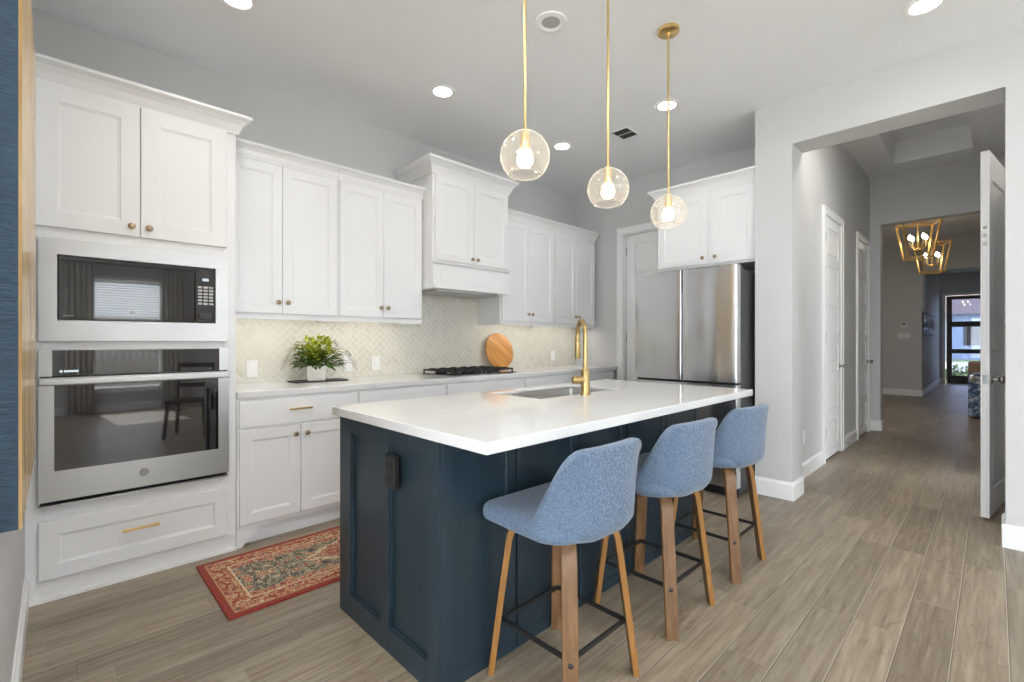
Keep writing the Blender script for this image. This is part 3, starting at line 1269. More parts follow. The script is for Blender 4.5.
# ------------------------------------------------------------------ upper cabinets
YU = 3.35
UD = YA - YU - .012


def upper_cab(x0, x1, label, z0, z1, zc, proj, yf, lret, rret, band=False, loc_rot=None, knobz=.075, stile=.012, name='upper_cabinet', split=None):
    d = YA - yf - .012
    c = thing(name, label, 'cabinet', (x0, yf, z0), group='white wall cabinets' if not band else None)
    w = x1 - x0
    h = z1 - z0
    bm = B()
    if band:
        box(bm, 0, w, 0, d, 0, h)
    else:
        box(bm, 0, w, 0, d, .034, h)
        box(bm, 0, w, 0, .02, 0, .034)
        box(bm, 0, .018, .02, d, 0, .034)
        box(bm, w - .018, w, .02, d, 0, .034)
    part(c, 'body', bm, M['paint'], bevel=.001)
    bm = B()
    crown(bm, 0, w, 0, d, h - .015, zc - z0, proj, lret, rret)
    part(c, 'crown', bm, M['paint'])
    zb = .038
    if band:
        zb = .235
    half = w * .5 if split is None else split - x0
    for a, b, kx in ((stile, half - .0015, half - .03), (half + .0015, w - stile, half + .03)):
        bm = B()
        shaker(bm, a, b, zb, h - .02, fr=.06)
        dd = part(c, 'door', bm, M['paint'])
        part(dd, 'knob', knob_bm(kx, zb + knobz), M['bronze'], smooth=True)
    if band:
        bm = B()
        box(bm, -.0, w, -.024, .0, 0, .03)
        box(bm, -.0, w, -.012, .0, .03, .20)
        prism(bm, [(0, .20), (-.022, .206), (-.030, .222), (0, .222)], 'x', -.0, w)
        box(bm, .07, w - .07, -.016, -.012, .04, .17)
        part(c, 'valance', bm, M['paint'], bevel=.002)
    return c


upper_cab(.757, 1.479, 'white two-door wall cabinet directly beside the oven tower', 1.355, 2.40, 2.48, .055, YU, False, False, split=1.094)
upper_cab(1.481, 2.205, 'white two-door wall cabinet just left of the range hood', 1.355, 2.40, 2.48, .055, YU, False, False)
upper_cab(3.10, 3.895, 'white two-door wall cabinet just right of the range hood, above the round board', 1.37, 2.42, 2.50, .055, YU, False, False)
upper_cab(3.897, 4.64, 'white two-door wall cabinet at the far end of the run, by the pantry door', 1.37, 2.42, 2.50, .055, YU, False, True)
hood = upper_cab(2.208, 3.063, 'tall white range hood cabinet jutting out over the cooktop', 1.645, 2.60, 2.705, .075, 3.20, True, True, band=True, knobz=.04, stile=.02, name='range_hood')
bm = B()
box(bm, .08, .775, .06, .40, -.012, .0)
part(hood, 'vent_filter', bm, M['steel'])

# under-cabinet lights
for i_, (a, b, lab) in enumerate(((.80, 2.18, 'under-cabinet light strip below the wall cabinets left of the hood'), (3.13, 4.60, 'under-cabinet light strip below the wall cabinets right of the hood'))):
    bm = B()
    zz = 1.355 if i_ == 0 else 1.37
    zz += .034
    box(bm, a, b, 3.40, 3.425, zz - .010, zz - .0005)
    solo('light_strip', bm, M['led'], lab, 'light', group='under-cabinet lights')
    area('undercabinet_lamp', ((a + b) / 2, 3.44, zz - .012), (0, .45, -1), b - a, .03, 1.35, (1.0, .955, .885))

# ------------------------------------------------------------------ fridge and the cabinet over it
XF = 3.70
fr = thing('refrigerator', 'stainless french-door refrigerator beside the hall wall', 'refrigerator', (XF, 2.235, 0), -PI / 2)
FW = .878
bm = B()
box(bm, .008, FW - .008, .075, .90, .03, 1.775)
part(fr, 'body', bm, M['fridge_side'], bevel=.004)
sp = FW / 2


def curved_door(x0, x1, z0, z1, depth=.068, belly=.004):
    bm = B()
    pts = []
    w_ = x1 - x0
    for dx_, dy_ in ((0, .010), (.001, .006), (.003, .003), (.006, .001), (.010, 0)):
        pts.append((x0 + dx_, dy_))
    for k in range(1, 10):
        f = k / 10
        pts.append((x0 + .010 + (w_ - .020) * f, -belly * (1 - (2 * f - 1) ** 2)))
    for dx_, dy_ in ((.010, 0), (.006, .001), (.003, .003), (.001, .006), (0, .010)):
        pts.append((x1 - dx_, dy_))
    pts += [(x1, depth), (x0, depth)]
    prism(bm, pts, 'z', z0, z1)
    return bm


for a, b in ((0, sp - .004), (sp + .004, FW)):
    part(fr, 'door', curved_door(a, b, .89, 1.795), M['steelv'], smooth=30)
part(fr, 'freezer_drawer', curved_door(0, FW, .085, .872), M['steelv'], smooth=30)
bm = B()
box(bm, .01, FW - .01, .03, .075, .872, .89)
box(bm, sp - .004, sp + .004, .02, .075, .89, 1.79)
part(fr, 'gasket', bm, M['darkgap'])
bm = B()
box(bm, .02, FW - .02, .07, .10, .0, .085)
part(fr, 'toe_grille', bm, M['darkgap'])
for a in (.01, FW - .09):
    bm = B()
    box(bm, a, a + .08, .02, .16, 1.775, 1.80)
    part(fr, 'hinge_cover', bm, M['fridge_side'], bevel=.004)

fc = thing('fridge_cabinet', 'white two-door cabinet above the refrigerator', 'cabinet', (4.08, 2.215, 1.86), -PI / 2)
FCW = 2.215 - 1.335
bm = B()
box(bm, 0, FCW, 0, .61, 0, .66)
part(fc, 'body', bm, M['paint'], bevel=.001)
bm = B()
crown(bm, 0, FCW, 0, .61, .645, .755, .07, True, False)
part(fc, 'crown', bm, M['paint'])
for a, b, kx in ((.012, .478, .440), (.512, FCW - .004, .548)):
    bm = B()
    shaker(bm, a, b, .02, .64, fr=.065)
    dd = part(fc, 'door', bm, M['paint'])
    part(dd, 'knob', knob_bm(kx, .075), M['bronze'], smooth=True)
# ------------------------------------------------------------------ island
IX0, IX1, IY0, IY1 = .925, 2.955, 1.310, 2.068
isl = thing('kitchen_island', 'navy blue panelled kitchen island base under the white top', 'kitchen island', ((IX0 + IX1) / 2, (IY0 + IY1) / 2, 0))
ocx, ocy = (IX0 + IX1) / 2, (IY0 + IY1) / 2


def loc_(bm):
    bmesh.ops.translate(bm, verts=bm.verts, vec=(-ocx, -ocy, 0))
    return bm


SX0, SX1, SY0, SY1 = 1.775, 2.50, 1.615, 2.00      # sink hole
bm = B()
r = .018
box(bm, IX0 + r, IX1 - r, IY0 + r, SY0 - .03, 0, .876)
box(bm, IX0 + r, SX0 - .03, SY0 - .03, IY1 - .022, 0, .876)
box(bm, SX1 + .03, IX1 - r, SY0 - .03, IY1 - .022, 0, .876)
box(bm, SX0 - .03, SX1 + .03, SY1 + .03, IY1 - .022, .1, .876)
box(bm, SX0 - .03, SX1 + .03, SY0 - .03, SY1 + .03, .1, .64)
part(isl, 'body', loc_(bm), M['navy'])
# end panel facing the camera (-x): stiles and rails in front of a recessed field
bm = B()
for a, b in ((1.963, IY1), (1.635, 1.703), (IY0, 1.372)):
    box(bm, IX0, IX0 + r + .002, a, b, 0, .877)
for a, b in ((1.703, 1.963), (1.372, 1.635)):
    box(bm, IX0, IX0 + r + .002, a, b, .808, .877)
    box(bm, IX0, IX0 + r + .002, a, b, 0, .098)
    for zz0, zz1 in ((.098, .104), (.802, .808)):
        box(bm, IX0 + .008, IX0 + r + .002, a, b, zz0, zz1)
    for aa, bb in ((a, a + .006), (b - .006, b)):
        box(bm, IX0 + .008, IX0 + r + .002, aa, bb, .098, .808)
part(isl, 'end_panel', loc_(bm), M['navy'], bevel=.0012)
bm = B()
for a, b in ((1.963, IY1), (IY0, 1.372)):
    box(bm, IX1 - r - .002, IX1, a, b, 0, .877)
box(bm, IX1 - r - .002, IX1, 1.372, 1.963, .808, .877)
box(bm, IX1 - r - .002, IX1, 1.372, 1.963, 0, .098)
part(isl, 'end_panel', loc_(bm), M['navy'], bevel=.0012)
# seating side: five framed panels
xs_ = [IX0, 1.303, 1.703, 2.098, 2.515, IX1]
for a, b in zip(xs_, xs_[1:]):
    bm = B()
    g = .0045
    lo_ = a + g if a > IX0 else IX0 + r + .0025
    hi_ = b - g if b < IX1 else IX1 - r - .0025
    shaker(bm, lo_, hi_, 0.0, .877, t=r, fr=.05, rec=.004, y=IY0 + r, bead=.003)
    part(isl, 'back_panel', loc_(bm), M['navy'])
# working side doors (towards the cooktop)
for k in range(4):
    a = IX0 + .01 + k * .506
    bm = B()
    shaker(bm, -(a + .50), -a, .12, .86, t=.02, y=0)
    bmesh.ops.rotate(bm, verts=bm.verts, cent=(0, 0, 0), matrix=Matrix.Rotation(PI, 3, 'Z'))
    bmesh.ops.translate(bm, verts=bm.verts, vec=(0, IY1 - .022, 0))
    dd = part(isl, 'door', loc_(bm), M['navy'])
    bm = B()
    lathe(bm, [(.008, 0), (.006, .012), (.014, .018), (.012, .026), (0, .028)], (a + .05 + (.4 if k % 2 else 0), IY1 - .002, .78), (0, 1, 0), 16)
    part(dd, 'knob', loc_(bm), M['bronze'], smooth=True)

# black outlet on the end panel
ot = thing('electrical_outlet', 'black electrical outlet on the navy end panel of the island', 'outlet', (IX0, 1.592, .715), -PI / 2)
bm = B()
box(bm, -.037, .037, -.022, .0, -.062, .062)
part(ot, 'cover_plate', bm, M['blackplastic'], bevel=.003)
for zz in (-.025, .025):
    bm = B()
    box(bm, -.017, .017, -.0245, -.022, zz - .016, zz + .016)
    part(ot, 'receptacle', bm, M['blackmetal'], bevel=.004)

# island countertop with the sink cut-out
CX0, CX1, CY0, CY1 = .897, 3.058, 1.028, 2.09
bm = B()
def rect(x0, x1, y0, y1, z):
    return [bm.verts.new((x, y, z)) for x, y in ((x0, y0), (x1, y0), (x1, y1), (x0, y1))]
ot_, ob_ = rect(CX0, CX1, CY0, CY1, .914), rect(CX0, CX1, CY0, CY1, .877)
it_, ib_ = rect(SX0, SX1, SY0, SY1, .914), rect(SX0, SX1, SY0, SY1, .877)
for k in range(4):
    k2 = (k + 1) % 4
    bm.faces.new((ot_[k], ot_[k2], it_[k2], it_[k]))
    bm.faces.new((ob_[k2], ob_[k], ib_[k], ib_[k2]))
    bm.faces.new((ob_[k], ob_[k2], ot_[k2], ot_[k]))
    bm.faces.new((ib_[k2], ib_[k], it_[k], it_[k2]))
solo('island_countertop', bm, M['quartz'], 'thick white quartz slab on the navy island, with the sink cut in', 'countertop', bevel=.003)

# double sink
sk = thing('kitchen_sink', 'stainless double sink set into the island countertop', 'sink', ((SX0 + SX1) / 2, (SY0 + SY1) / 2, .902))
def bowl(x0, x1, y0, y1, depth):
    bm = B()
    rows = []
    for ins, z in ((0, 0), (.004, -.05), (.012, -depth + .03), (.035, -depth)):
        pts = []
        rad = .025
        for cx, cy, a0 in ((x1 - ins - rad, y1 - ins - rad, 0), (x0 + ins + rad, y1 - ins - rad, 90), (x0 + ins + rad, y0 + ins + rad, 180), (x1 - ins - rad, y0 + ins + rad, 270)):
            for s in range(6):
                an = math.radians(a0 + s * 18)
                pts.append((cx + rad * math.cos(an), cy + rad * math.sin(an), z))
        rows.append([bm.verts.new(p) for p in pts])
    for a, b in zip(rows, rows[1:]):
        n = len(a)
        for k in range(n):
            bm.faces.new((a[k], a[(k + 1) % n], b[(k + 1) % n], b[k]))
    bm.faces.new(rows[-1])
    return bm
hw, hd = (SX1 - SX0) / 2, (SY1 - SY0) / 2
for a, b in ((-hw + .001, -.187), (-.157, hw - .001)):
    bm = bowl(a, b, -hd + .001, hd - .001, .20)
    o = part(sk, 'bowl', bm, M['sinksteel'], smooth=60)
    sm = o.modifiers.new('solid', 'SOLIDIFY')
    sm.thickness = .002
    bm = B()
    lathe(bm, [(.045, 0), (.045, .003), (.035, .004), (.03, .001), (0, .001)], ((a + b) / 2, 0, -.199), (0, 0, 1), 20)
    part(sk, 'drain', bm, M['chrome'], smooth=True)
bm = B()
box(bm, -.188, -.156, -hd + .002, hd - .002, -.03, -.002)
part(sk, 'divider', bm, M['chrome'], bevel=.006)

# faucet
fa = thing('kitchen_faucet', 'tall brushed gold gooseneck faucet behind the island sink', 'faucet', (2.085, 1.565, .914), math.radians(52))
bm = B()
lathe(bm, [(.030, 0), (.030, .006), (.026, .010), (.0245, .018), (.0245, .135), (.022, .140), (.017, .146)], (0, 0, 0), (0, 0, 1), 24)
part(fa, 'body', bm, M['faucet'], smooth=True)
bm = B()
R_ = .085
pts = [(0, 0, .14), (0, 0, .20), (0, 0, .27), (0, 0, .325)]
for k in range(1, 13):
    an = PI - PI * k / 12
    pts.append((R_ + R_ * math.cos(an), 0, .325 + R_ * math.sin(an)))
pts.append((2 * R_, 0, .30))
tube(bm, pts, .0125, 16)
part(fa, 'spout', bm, M['faucet'], smooth=True)
bm = B()
lathe(bm, [(.0135, 0), (.0165, .008), (.0175, .02), (.0175, .105), (.015, .112), (.0, .112)], (2 * R_, 0, .305), (0, 0, -1), 20)
part(fa, 'spray_head', bm, M['faucet'], smooth=True)
bm = B()
hq = Vector((-.25, 1, .0)).normalized()
cyl(bm, Vector((0, 0, .085)) + hq * .015, Vector((0, 0, .085)) + hq * .070, .0225, 20)
cyl(bm, Vector((0, 0, .085)) + hq * .070, Vector((0, 0, .085)) + hq * .078, .0225, 20, .016)
part(fa, 'lever', bm, M['faucet'], smooth=True)

# ------------------------------------------------------------------ stools
def sup(a, b, n, ang):
    c, s = math.cos(ang), math.sin(ang)
    return (a * math.copysign(abs(c) ** (2 / n), c), b * math.copysign(abs(s) ** (2 / n), s))


def smooth01(x):
    x = max(0.0, min(1.0, x))
    return x * x * (3 - 2 * x)


def make_stool(label):
    r0 = thing('bar_stool', label, 'stool', (0, 0, 0), group='bar stools along the island')
    # seat pad
    bm = B()
    N = 40
    prof = [(.045, .562), (.012, .565), (.0, .578), (.0, .606), (.008, .622), (.030, .631), (.09, .635)]
    rings = []
    for ins, z in prof:
        ring = []
        for cx, cy, rad, a0 in ((.246, .192, .045, 0), (-.246, .192, .045, 90), (-.240, -.200, .12, 180), (.240, -.200, .12, 270)):
            rd = max(.012, rad - ins * .5)
            for q in range(8):
                an = math.radians(a0 + q * 90 / 7)
                ring.append((cx - math.copysign(ins + rd, cx) + rd * math.cos(an), cy - math.copysign(ins + rd, cy) + rd * math.sin(an)))
        rings.append([bm.verts.new((x, y, z + .008 * max(0, (y - .02) / .18))) for x, y in ring])
    N = len(rings[0])
    for a, b in zip(rings, rings[1:]):
        for k in range(N):
            bm.faces.new((a[k], a[(k + 1) % N], b[(k + 1) % N], b[k]))
    bm.faces.new(rings[0][::-1])
    bm.faces.new(rings[-1])
    part(r0, 'seat', bm, M['fabric'], smooth=80, sub=1)
    # back cushion: flat across the top, curving forward around the seat at its foot
    bm = B()
    NS, NV = 22, 14

    def back_pt(s_, v_, inner):
        W_ = .212 + .038 * (1 - v_) ** .8 - .030 * max(0, 1 - v_ / .14) ** 2
        a_ = abs(s_)
        top = .873 - .050 * max(0, (a_ - .62) / .38) ** 2.4
        bot = .549 + .026 * a_ ** 2.2
        z = bot + (top - bot) * v_
        x = s_ * W_
        y = -.236 - .006 * v_ + (.130 * (1 - v_) ** .9 + .042) * a_ ** 3.0
        tuck = .050 * (1 - .7 * a_) * max(0, 1 - v_ / .2) ** 2
        y += tuck
        if inner:
            th = .052 * (1 - .35 * a_ ** 4)
            y += th
            x *= .955
            z -= .004 * v_
        return Vector((x, y, z))
    go = [[bm.verts.new(back_pt(-1 + 2 * i / NS, j / NV, False)) for j in range(NV + 1)] for i in range(NS + 1)]
    gi = [[bm.verts.new(back_pt(-1 + 2 * i / NS, j / NV, True)) for j in range(NV + 1)] for i in range(NS + 1)]
    for i in range(NS):
        for j in range(NV):
            bm.faces.new((go[i][j], go[i + 1][j], go[i + 1][j + 1], go[i][j + 1]))
            bm.faces.new((gi[i][j], gi[i][j + 1], gi[i + 1][j + 1], gi[i + 1][j]))
        bm.faces.new((go[i][NV], go[i + 1][NV], gi[i + 1][NV], gi[i][NV]))
        bm.faces.new((go[i][0], gi[i][0], gi[i + 1][0], go[i + 1][0]))
    for j in range(NV):
        bm.faces.new((go[0][j], go[0][j + 1], gi[0][j + 1], gi[0][j]))
        bm.faces.new((go[NS][j], gi[NS][j], gi[NS][j + 1], go[NS][j + 1]))
    part(r0, 'backrest', bm, M['fabric'], smooth=110, sub=2)
    # swivel plate
    bm = B()
    lathe(bm, [(.075, 0), (.075, .012), (.04, .014), (0, .014)], (0, 0, .551), (0, 0, 1), 24)
    part(r0, 'swivel_plate', bm, M['blackmetal'])
    # four bent plywood legs along the diagonals
    path = [(.03, .549), (.10, .549), (.145, .547), (.172, .538), (.189, .518), (.197, .492), (.204, .44), (.221, .32), (.242, .16), (.263, 0.0)]
    for q in range(4):
        an = PI / 4 + q * PI / 2
        rd_ = Vector((math.cos(an), math.sin(an), 0))
        tg = Vector((-math.sin(an), math.cos(an), 0))
        bm = B()
        rings = []
        for i, (rr, z) in enumerate(path):
            p0 = path[max(0, i - 1)]
            p1 = path[min(len(path) - 1, i + 1)]
            dr_, dz_ = p1[0] - p0[0], p1[1] - p0[1]
            ln = math.hypot(dr_, dz_)
            nr, nz_ = -dz_ / ln, dr_ / ln
            if i == len(path) - 1:
                nr, nz_ = 1, 0
            w = .0255 - .001 * (1 - z / .533)
            tk = .0115
            rings.append([bm.verts.new(rd_ * (rr + sg * nr * tk) + tg * (sw * w) + Vector((0, 0, z + sg * nz_ * tk))) for sg, sw in ((1, -1), (1, 1), (-1, 1), (-1, -1))])
        for a, b in zip(rings, rings[1:]):
            for k in range(4):
                f = bm.faces.new((a[k], a[(k + 1) % 4], b[(k + 1) % 4], b[k]))
                f.material_index = 1 if k in (1, 3) else 0
        bm.faces.new(rings[0])
        bm.faces.new(rings[-1])
        lg = part(r0, 'leg', bm, [M['walnut'], M['ply']], smooth=30, bevel=.002)
        bm = B()
        lathe(bm, [(.009, 0), (.009, .002), (.006, .005), (0, .006)], rd_ * .2485 + Vector((0, 0, .193)), rd_, 14)
        part(lg, 'bolt', bm, M['blackmetal'], smooth=True)
    bm = B()
    cr = .225
    cs = [Vector((cr * math.cos(PI / 4 + q * PI / 2), cr * math.sin(PI / 4 + q * PI / 2), .193)) for q in range(4)]
    for q in range(4):
        bar(bm, cs[q], cs[(q + 1) % 4], .010, .016)
    part(r0, 'footrest', bm, M['blackmetal'], bevel=.002)
    return r0


st1 = make_stool('blue fabric bar stool nearest the camera, by the island corner')
st1.location = (1.331, 1.099, 0)
st2 = dup(st1, (1.978, 1.096, 0), 0.0, 'blue fabric bar stool in the middle of the three along the island')
st3 = dup(st1, (2.630, 1.087, 0), 0.0, 'blue fabric bar stool nearest the refrigerator, last of the three')

# the seats swivel on their bases
for st_, deg in ((st1, -2), (st2, -5), (st3, -7)):
    for c_ in st_.children:
        if c_.name.split('.')[0] in ('seat', 'backrest'):
            c_.rotation_euler = (0, 0, math.radians(deg))

# ------------------------------------------------------------------ pendants
def make_pendant(label):
    p = thing('pendant_light', label, 'pendant light', (0, 0, 0), group='glass globe pendants over the island')
    bm = B()
    lathe(bm, [(.062, 0), (.062, -.018), (.056, -.022), (.012, -.023), (.010, -.04), (0, -.04)], (0, 0, ZC), (0, 0, 1), 32)
    part(p, 'canopy', bm, M['brass'], smooth=True)
    gz = 1.966
    bm = B()
    cyl(bm, (0, 0, gz + .09), (0, 0, ZC - .03), .0058, 12)
    part(p, 'rod', bm, M['brass'], smooth=True)
    bm = B()
    lathe(bm, [(.006, .110), (.020, .105), (.0205, .100), (.0205, .032), (.018, .028), (0, .028)], (0, 0, gz), (0, 0, 1), 24)
    part(p, 'socket', bm, M['brass'], smooth=True)
    bm = B()
    R0 = .102
    prof = []
    for k in range(26):
        a = math.radians(9 + (138 - 9) * k / 25)
        prof.append((R0 * math.sin(a), R0 * math.cos(a)))
    prof.append((R0 * math.sin(math.radians(138)) - .003, R0 * math.cos(math.radians(138)) - .001))
    lathe(bm, prof, (0, 0, gz), (0, 0, 1), 48, cap=False)
    g = part(p, 'globe', bm, M['globe'], smooth=80)
    bm = B()
    rr = R0 * math.sin(math.radians(138))
    zz = gz + R0 * math.cos(math.radians(138))
    tube(bm, [(rr * math.cos(2 * PI * k / 40), rr * math.sin(2 * PI * k / 40), zz) for k in range(41)], .0022, 8)
    part(g, 'rim', bm, M['globe'], smooth=True)
    bm = B()
    prof = [(.012, .030), (.014, .022), (.022, .014), (.030, .002), (.034, -.014), (.031, -.031), (.021, -.043), (0, -.048)]
    lathe(bm, prof, (0, 0, gz), (0, 0, 1), 24)
    part(p, 'bulb', bm, M['bulb'], smooth=True)
    return p


PY = 1.339
pd = make_pendant('glass globe pendant on a gold rod, nearest the camera of the three')
pd.location = (1.378, PY, 0)
dup(pd, (1.97, PY, 0), 0, 'glass globe pendant on a gold rod, middle of the three over the island')
dup(pd, (2.59, PY, 0), 0, 'glass globe pendant with its round gold canopy in view, nearest the refrigerator')

# ------------------------------------------------------------------ ceiling lights
def make_down(label, lit=True):
    d = thing('ceiling_light', label, 'ceiling light', (0, 0, 0), group='recessed ceiling lights' if lit else None)
    bm = B()
    lathe(bm, [(.062, -.003), (.075, -.010), (.092, -.008), (.096, 0), (.062, 0)], (0, 0, 0), (0, 0, 1), 36, cap=False)
    part(d, 'trim_ring', bm, M['trim'], smooth=True)
    bm = B()
    lathe(bm, [(.072, -.005), (.05, -.0075), (0, -.008)], (0, 0, 0), (0, 0, 1), 32, cap=False)
    part(d, 'lens', bm, M['lamp'], smooth=True)
    return d


spots = [((.70, 2.83), 'lit recessed ceiling light at the top edge of the picture above the oven tower'),
         ((2.04, 2.825), 'lit recessed ceiling light left of the nearest pendant'),
         ((3.42, 2.835), 'lit recessed ceiling light beside the nearest glass globe, far from the camera'),
         ((3.41, 1.774), 'lit recessed ceiling light behind the rod of the farthest pendant'),
         ((3.40, .262), 'lit recessed ceiling light near the wall with the hall opening'),
         ((.70, 1.775), 'added unseen ceiling light over the floor before the oven tower, above the picture'),
         ((.70, .262), 'added unseen ceiling light directly over the camera corner, out of the picture'),
         ((2.04, .262), 'added unseen ceiling light over the aisle behind the stools, out of the picture')]
for i_, ((x, y), lab) in enumerate(spots):
    if i_ == 0:
        dl = make_down(lab)
        dl.location = (x, y, ZC)
    else:
        dup(dl, (x, y, ZC), 0, lab)
    area('downlight_lamp', (x, y, ZC - .02), (0, 0, -1), .12, .12, (1.0 if i_ < 5 else 8.0), (1.0, .985, .965), 'DISK', 160)  # the unseen added lights are stronger, to brighten floor and oven tower
area('foyer_fill', (9.4, 2.3, ZH - .02), (0, 0, -1), .14, .14, 24.0, (1.0, .95, .88), 'DISK', 170)  # hidden fill light added to brighten the foyer, no fixture
area('hall_fill', (4.75, .5, ZH - .02), (0, 0, -1), .14, .14, 13.0, (1.0, .95, .88), 'DISK', 170)  # added fill behind the header, lifts the hall walls; no fixture
sp_ = thing('ceiling_speaker', 'unlit round white ceiling fixture with a deep grey centre, beside the nearest pendant rod', 'ceiling fixture', (2.044, 1.778, ZC))
bm = B()
lathe(bm, [(.048, .02), (.052, -.004), (.065, -.012), (.090, -.007), (.094, 0)], (0, 0, 0), (0, 0, 1), 36, cap=False)
part(sp_, 'trim_ring', bm, M['trim'], smooth=True)
bm = B()
lathe(bm, [(.055, -.003), (.03, -.006), (0, -.005)], (0, 0, 0), (0, 0, 1), 28, cap=False)
part(sp_, 'centre', bm, M['platemid'], smooth=True)

vn = thing('ceiling_vent', 'small white ceiling air vent with two dark louvre fields', 'vent', (3.60, 2.27, ZC))
bm = B()
box(bm, -.10, .10, -.085, .085, -.008, 0)
part(vn, 'frame', bm, M['trim'], bevel=.002)
for a, b in ((-.088, -.008), (.008, .088)):
    bm = B()
    box(bm, a, b, -.07, .07, -.0085, -.0075)
    lv = part(vn, 'louvre_field', bm, M['darkgap'])
    bm = B()
    for k in range(7):
        yy_ = -.06 + k * .02
        prism(bm, [(yy_ - .004, -.0125), (yy_ + .004, -.0085), (yy_ + .005, -.0085), (yy_ - .003, -.0125)], 'x', a, b)
    part(lv, 'slats', bm, M['platemid'])

# ------------------------------------------------------------------ things on the counter
# slate tray and potted plant
bm = B()
box(bm, 1.20, 1.585, 3.40, 3.56, .914, .922)
solo('slate_tray', bm, M['slate'], 'flat black slate tray under the potted plant', 'tray', bevel=.002)
pl = thing('potted_plant', 'bushy green plant in a square white pot on a black tray', 'plant', (1.385, 3.49, .922), math.radians(-22))
bm = B()
rings = []
for hw_, z in ((.060, 0), (.066, .108), (.060, .108), (.057, .09)):
    rings.append([bm.verts.new((sx * hw_, sy * hw_, z)) for sx, sy in ((-1, -1), (1, -1), (1, 1), (-1, 1))])
for a, b in zip(rings, rings[1:]):
    for k in range(4):
        bm.faces.new((a[k], a[(k + 1) % 4], b[(k + 1) % 4], b[k]))
bm.faces.new(rings[0][::-1])
bm.faces.new(rings[-1])
part(pl, 'pot', bm, M['pot'], bevel=.003)
bm = B()
box(bm, -.0575, .0575, -.0575, .0575, .088, .096)
part(pl, 'soil', bm, M['soil'])


def leaf(bm, p, d, L_, W_, droop, mi=0):
    """a bent pointed leaf blade"""
    d = d.normalized()
    side = d.cross(Vector((0, 0, 1)))
    if side.length < .05:
        side = Vector((1, 0, 0))
    side.normalize()
    n = 4
    prev = None
    for i in range(n + 1):
        f = i / n
        c = p + d * L_ * f + Vector((0, 0, -droop * f * f * L_))
        w_ = W_ * math.sin(PI * min(1, .08 + f * .92)) * .5
        cur = (bm.verts.new(c - side * w_ + Vector((0, 0, w_ * .4))), bm.verts.new(c), bm.verts.new(c + side * w_ + Vector((0, 0, w_ * .4))))
        if prev:
            for a in (0, 1):
                f_ = bm.faces.new((prev[a], prev[a + 1], cur[a + 1], cur[a]))
                f_.material_index = mi
        prev = cur


random.seed(11)
bm = B()
for k in range(520):
    a = random.uniform(0, 2 * PI)
    el = math.asin(random.uniform(.0, .98))
    rr = .20 * random.uniform(.03, 1) ** .55
    base = Vector((math.cos(a) * math.cos(el) * rr * .80, math.sin(a) * math.cos(el) * rr * .5, .095 + math.sin(el) * rr * 1.12))
    dirn = Vector((math.cos(a) * math.cos(el) + random.uniform(-.7, .7), .7 * math.sin(a) * math.cos(el) + random.uniform(-.6, .6), math.sin(el) * .9 + random.uniform(-.2, .5)))
    mi = 0 if random.random() < (base.z - .14) / .11 else 1
    leaf(bm, base, dirn, random.uniform(.042, .075), random.uniform(.018, .030), random.uniform(.0, .7), mi)
for k in range(40):
    a = random.uniform(0, 2 * PI)
    tube(bm, [(0, 0, .09), (.06 * math.cos(a), .04 * math.sin(a), .17), (.11 * math.cos(a), .07 * math.sin(a), .24)], .0015, 5)
part(pl, 'foliage', bm, [M['leaf'], M['leafdark']], smooth=True)
bm = B()
for a, el, r_ in ((3.0, .6, .19), (3.3, .15, .19), (3.1, .35, .18), (.1, .45, .21), (.35, .35, .23), (-.2, .15, .22), (.0, .05, .24), (.6, .9, .21), (2.7, .9, .20)):
    base = Vector((math.cos(a) * math.cos(el) * r_, math.sin(a) * math.cos(el) * r_ * .5, .11 + math.sin(el) * r_))
    dirn = Vector((math.cos(a), math.sin(a) * .4, -.35))
    for q in range(3):
        leaf(bm, base + Vector((0, 0, .01 * q)), dirn + Vector((0, random.uniform(-.3, .3), .2 * q)), .055, .012, .9)
    tube(bm, [(0, 0, .1), base * .6 + Vector((0, 0, .06)), base], .0016, 5)
part(pl, 'sprig', bm, M['leafpurple'], smooth=True)

# gas cooktop
ck = thing('gas_cooktop', 'black gas cooktop with cast iron grates in the long counter', 'cooktop', (2.735, 3.375, .914))
bm = B()
box(bm, -.365, .365, -.235, .235, 0, .010)
part(ck, 'pan', bm, M['blackglass'], bevel=.003)
for gx in (-.238, 0, .238):
    bm = B()
    w_ = .112
    for s in (-1, 1):
        box(bm, gx + s * w_ - .005, gx + s * w_ + .005, -.215, .215, .030, .044)
        box(bm, gx - w_, gx + w_, s * .21 - .005, s * .21 + .005, .030, .044)
    for yy_ in (-.105, 0, .105):
        box(bm, gx - w_, gx + w_, yy_ - .005, yy_ + .005, .030, .044)
    box(bm, gx - .005, gx + .005, -.21, .21, .030, .044)
    for fx_ in (-.06, .06):
        for fy_ in (-.16, -.05, .05, .16):
            box(bm, gx + fx_ - .004, gx + fx_ + .004, fy_ - .035, fy_ + .035, .034, .052)
            box(bm, gx + fx_ - .030, gx + fx_ + .030, fy_ - .004, fy_ + .004, .034, .052)
    for sx in (-1, 1):
        for sy in (-1, 1):
            box(bm, gx + sx * w_ - .006, gx + sx * w_ + .006, sy * .21 - .006, sy * .21 + .006, .010, .030)
    part(ck, 'grate', bm, M['iron'], bevel=.001)
for gx, gy, rr in ((-.238, -.1, .035), (-.238, .11, .045), (0, 0.02, .055), (.238, -.1, .035), (.238, .11, .045)):
    bm = B()
    lathe(bm, [(rr + .012, 0), (rr + .012, .006), (rr, .008), (rr, .016), (rr * .9, .020), (0, .021)], (gx, gy, .010), (0, 0, 1), 24)
    part(ck, 'burner', bm, M['iron'], smooth=True)
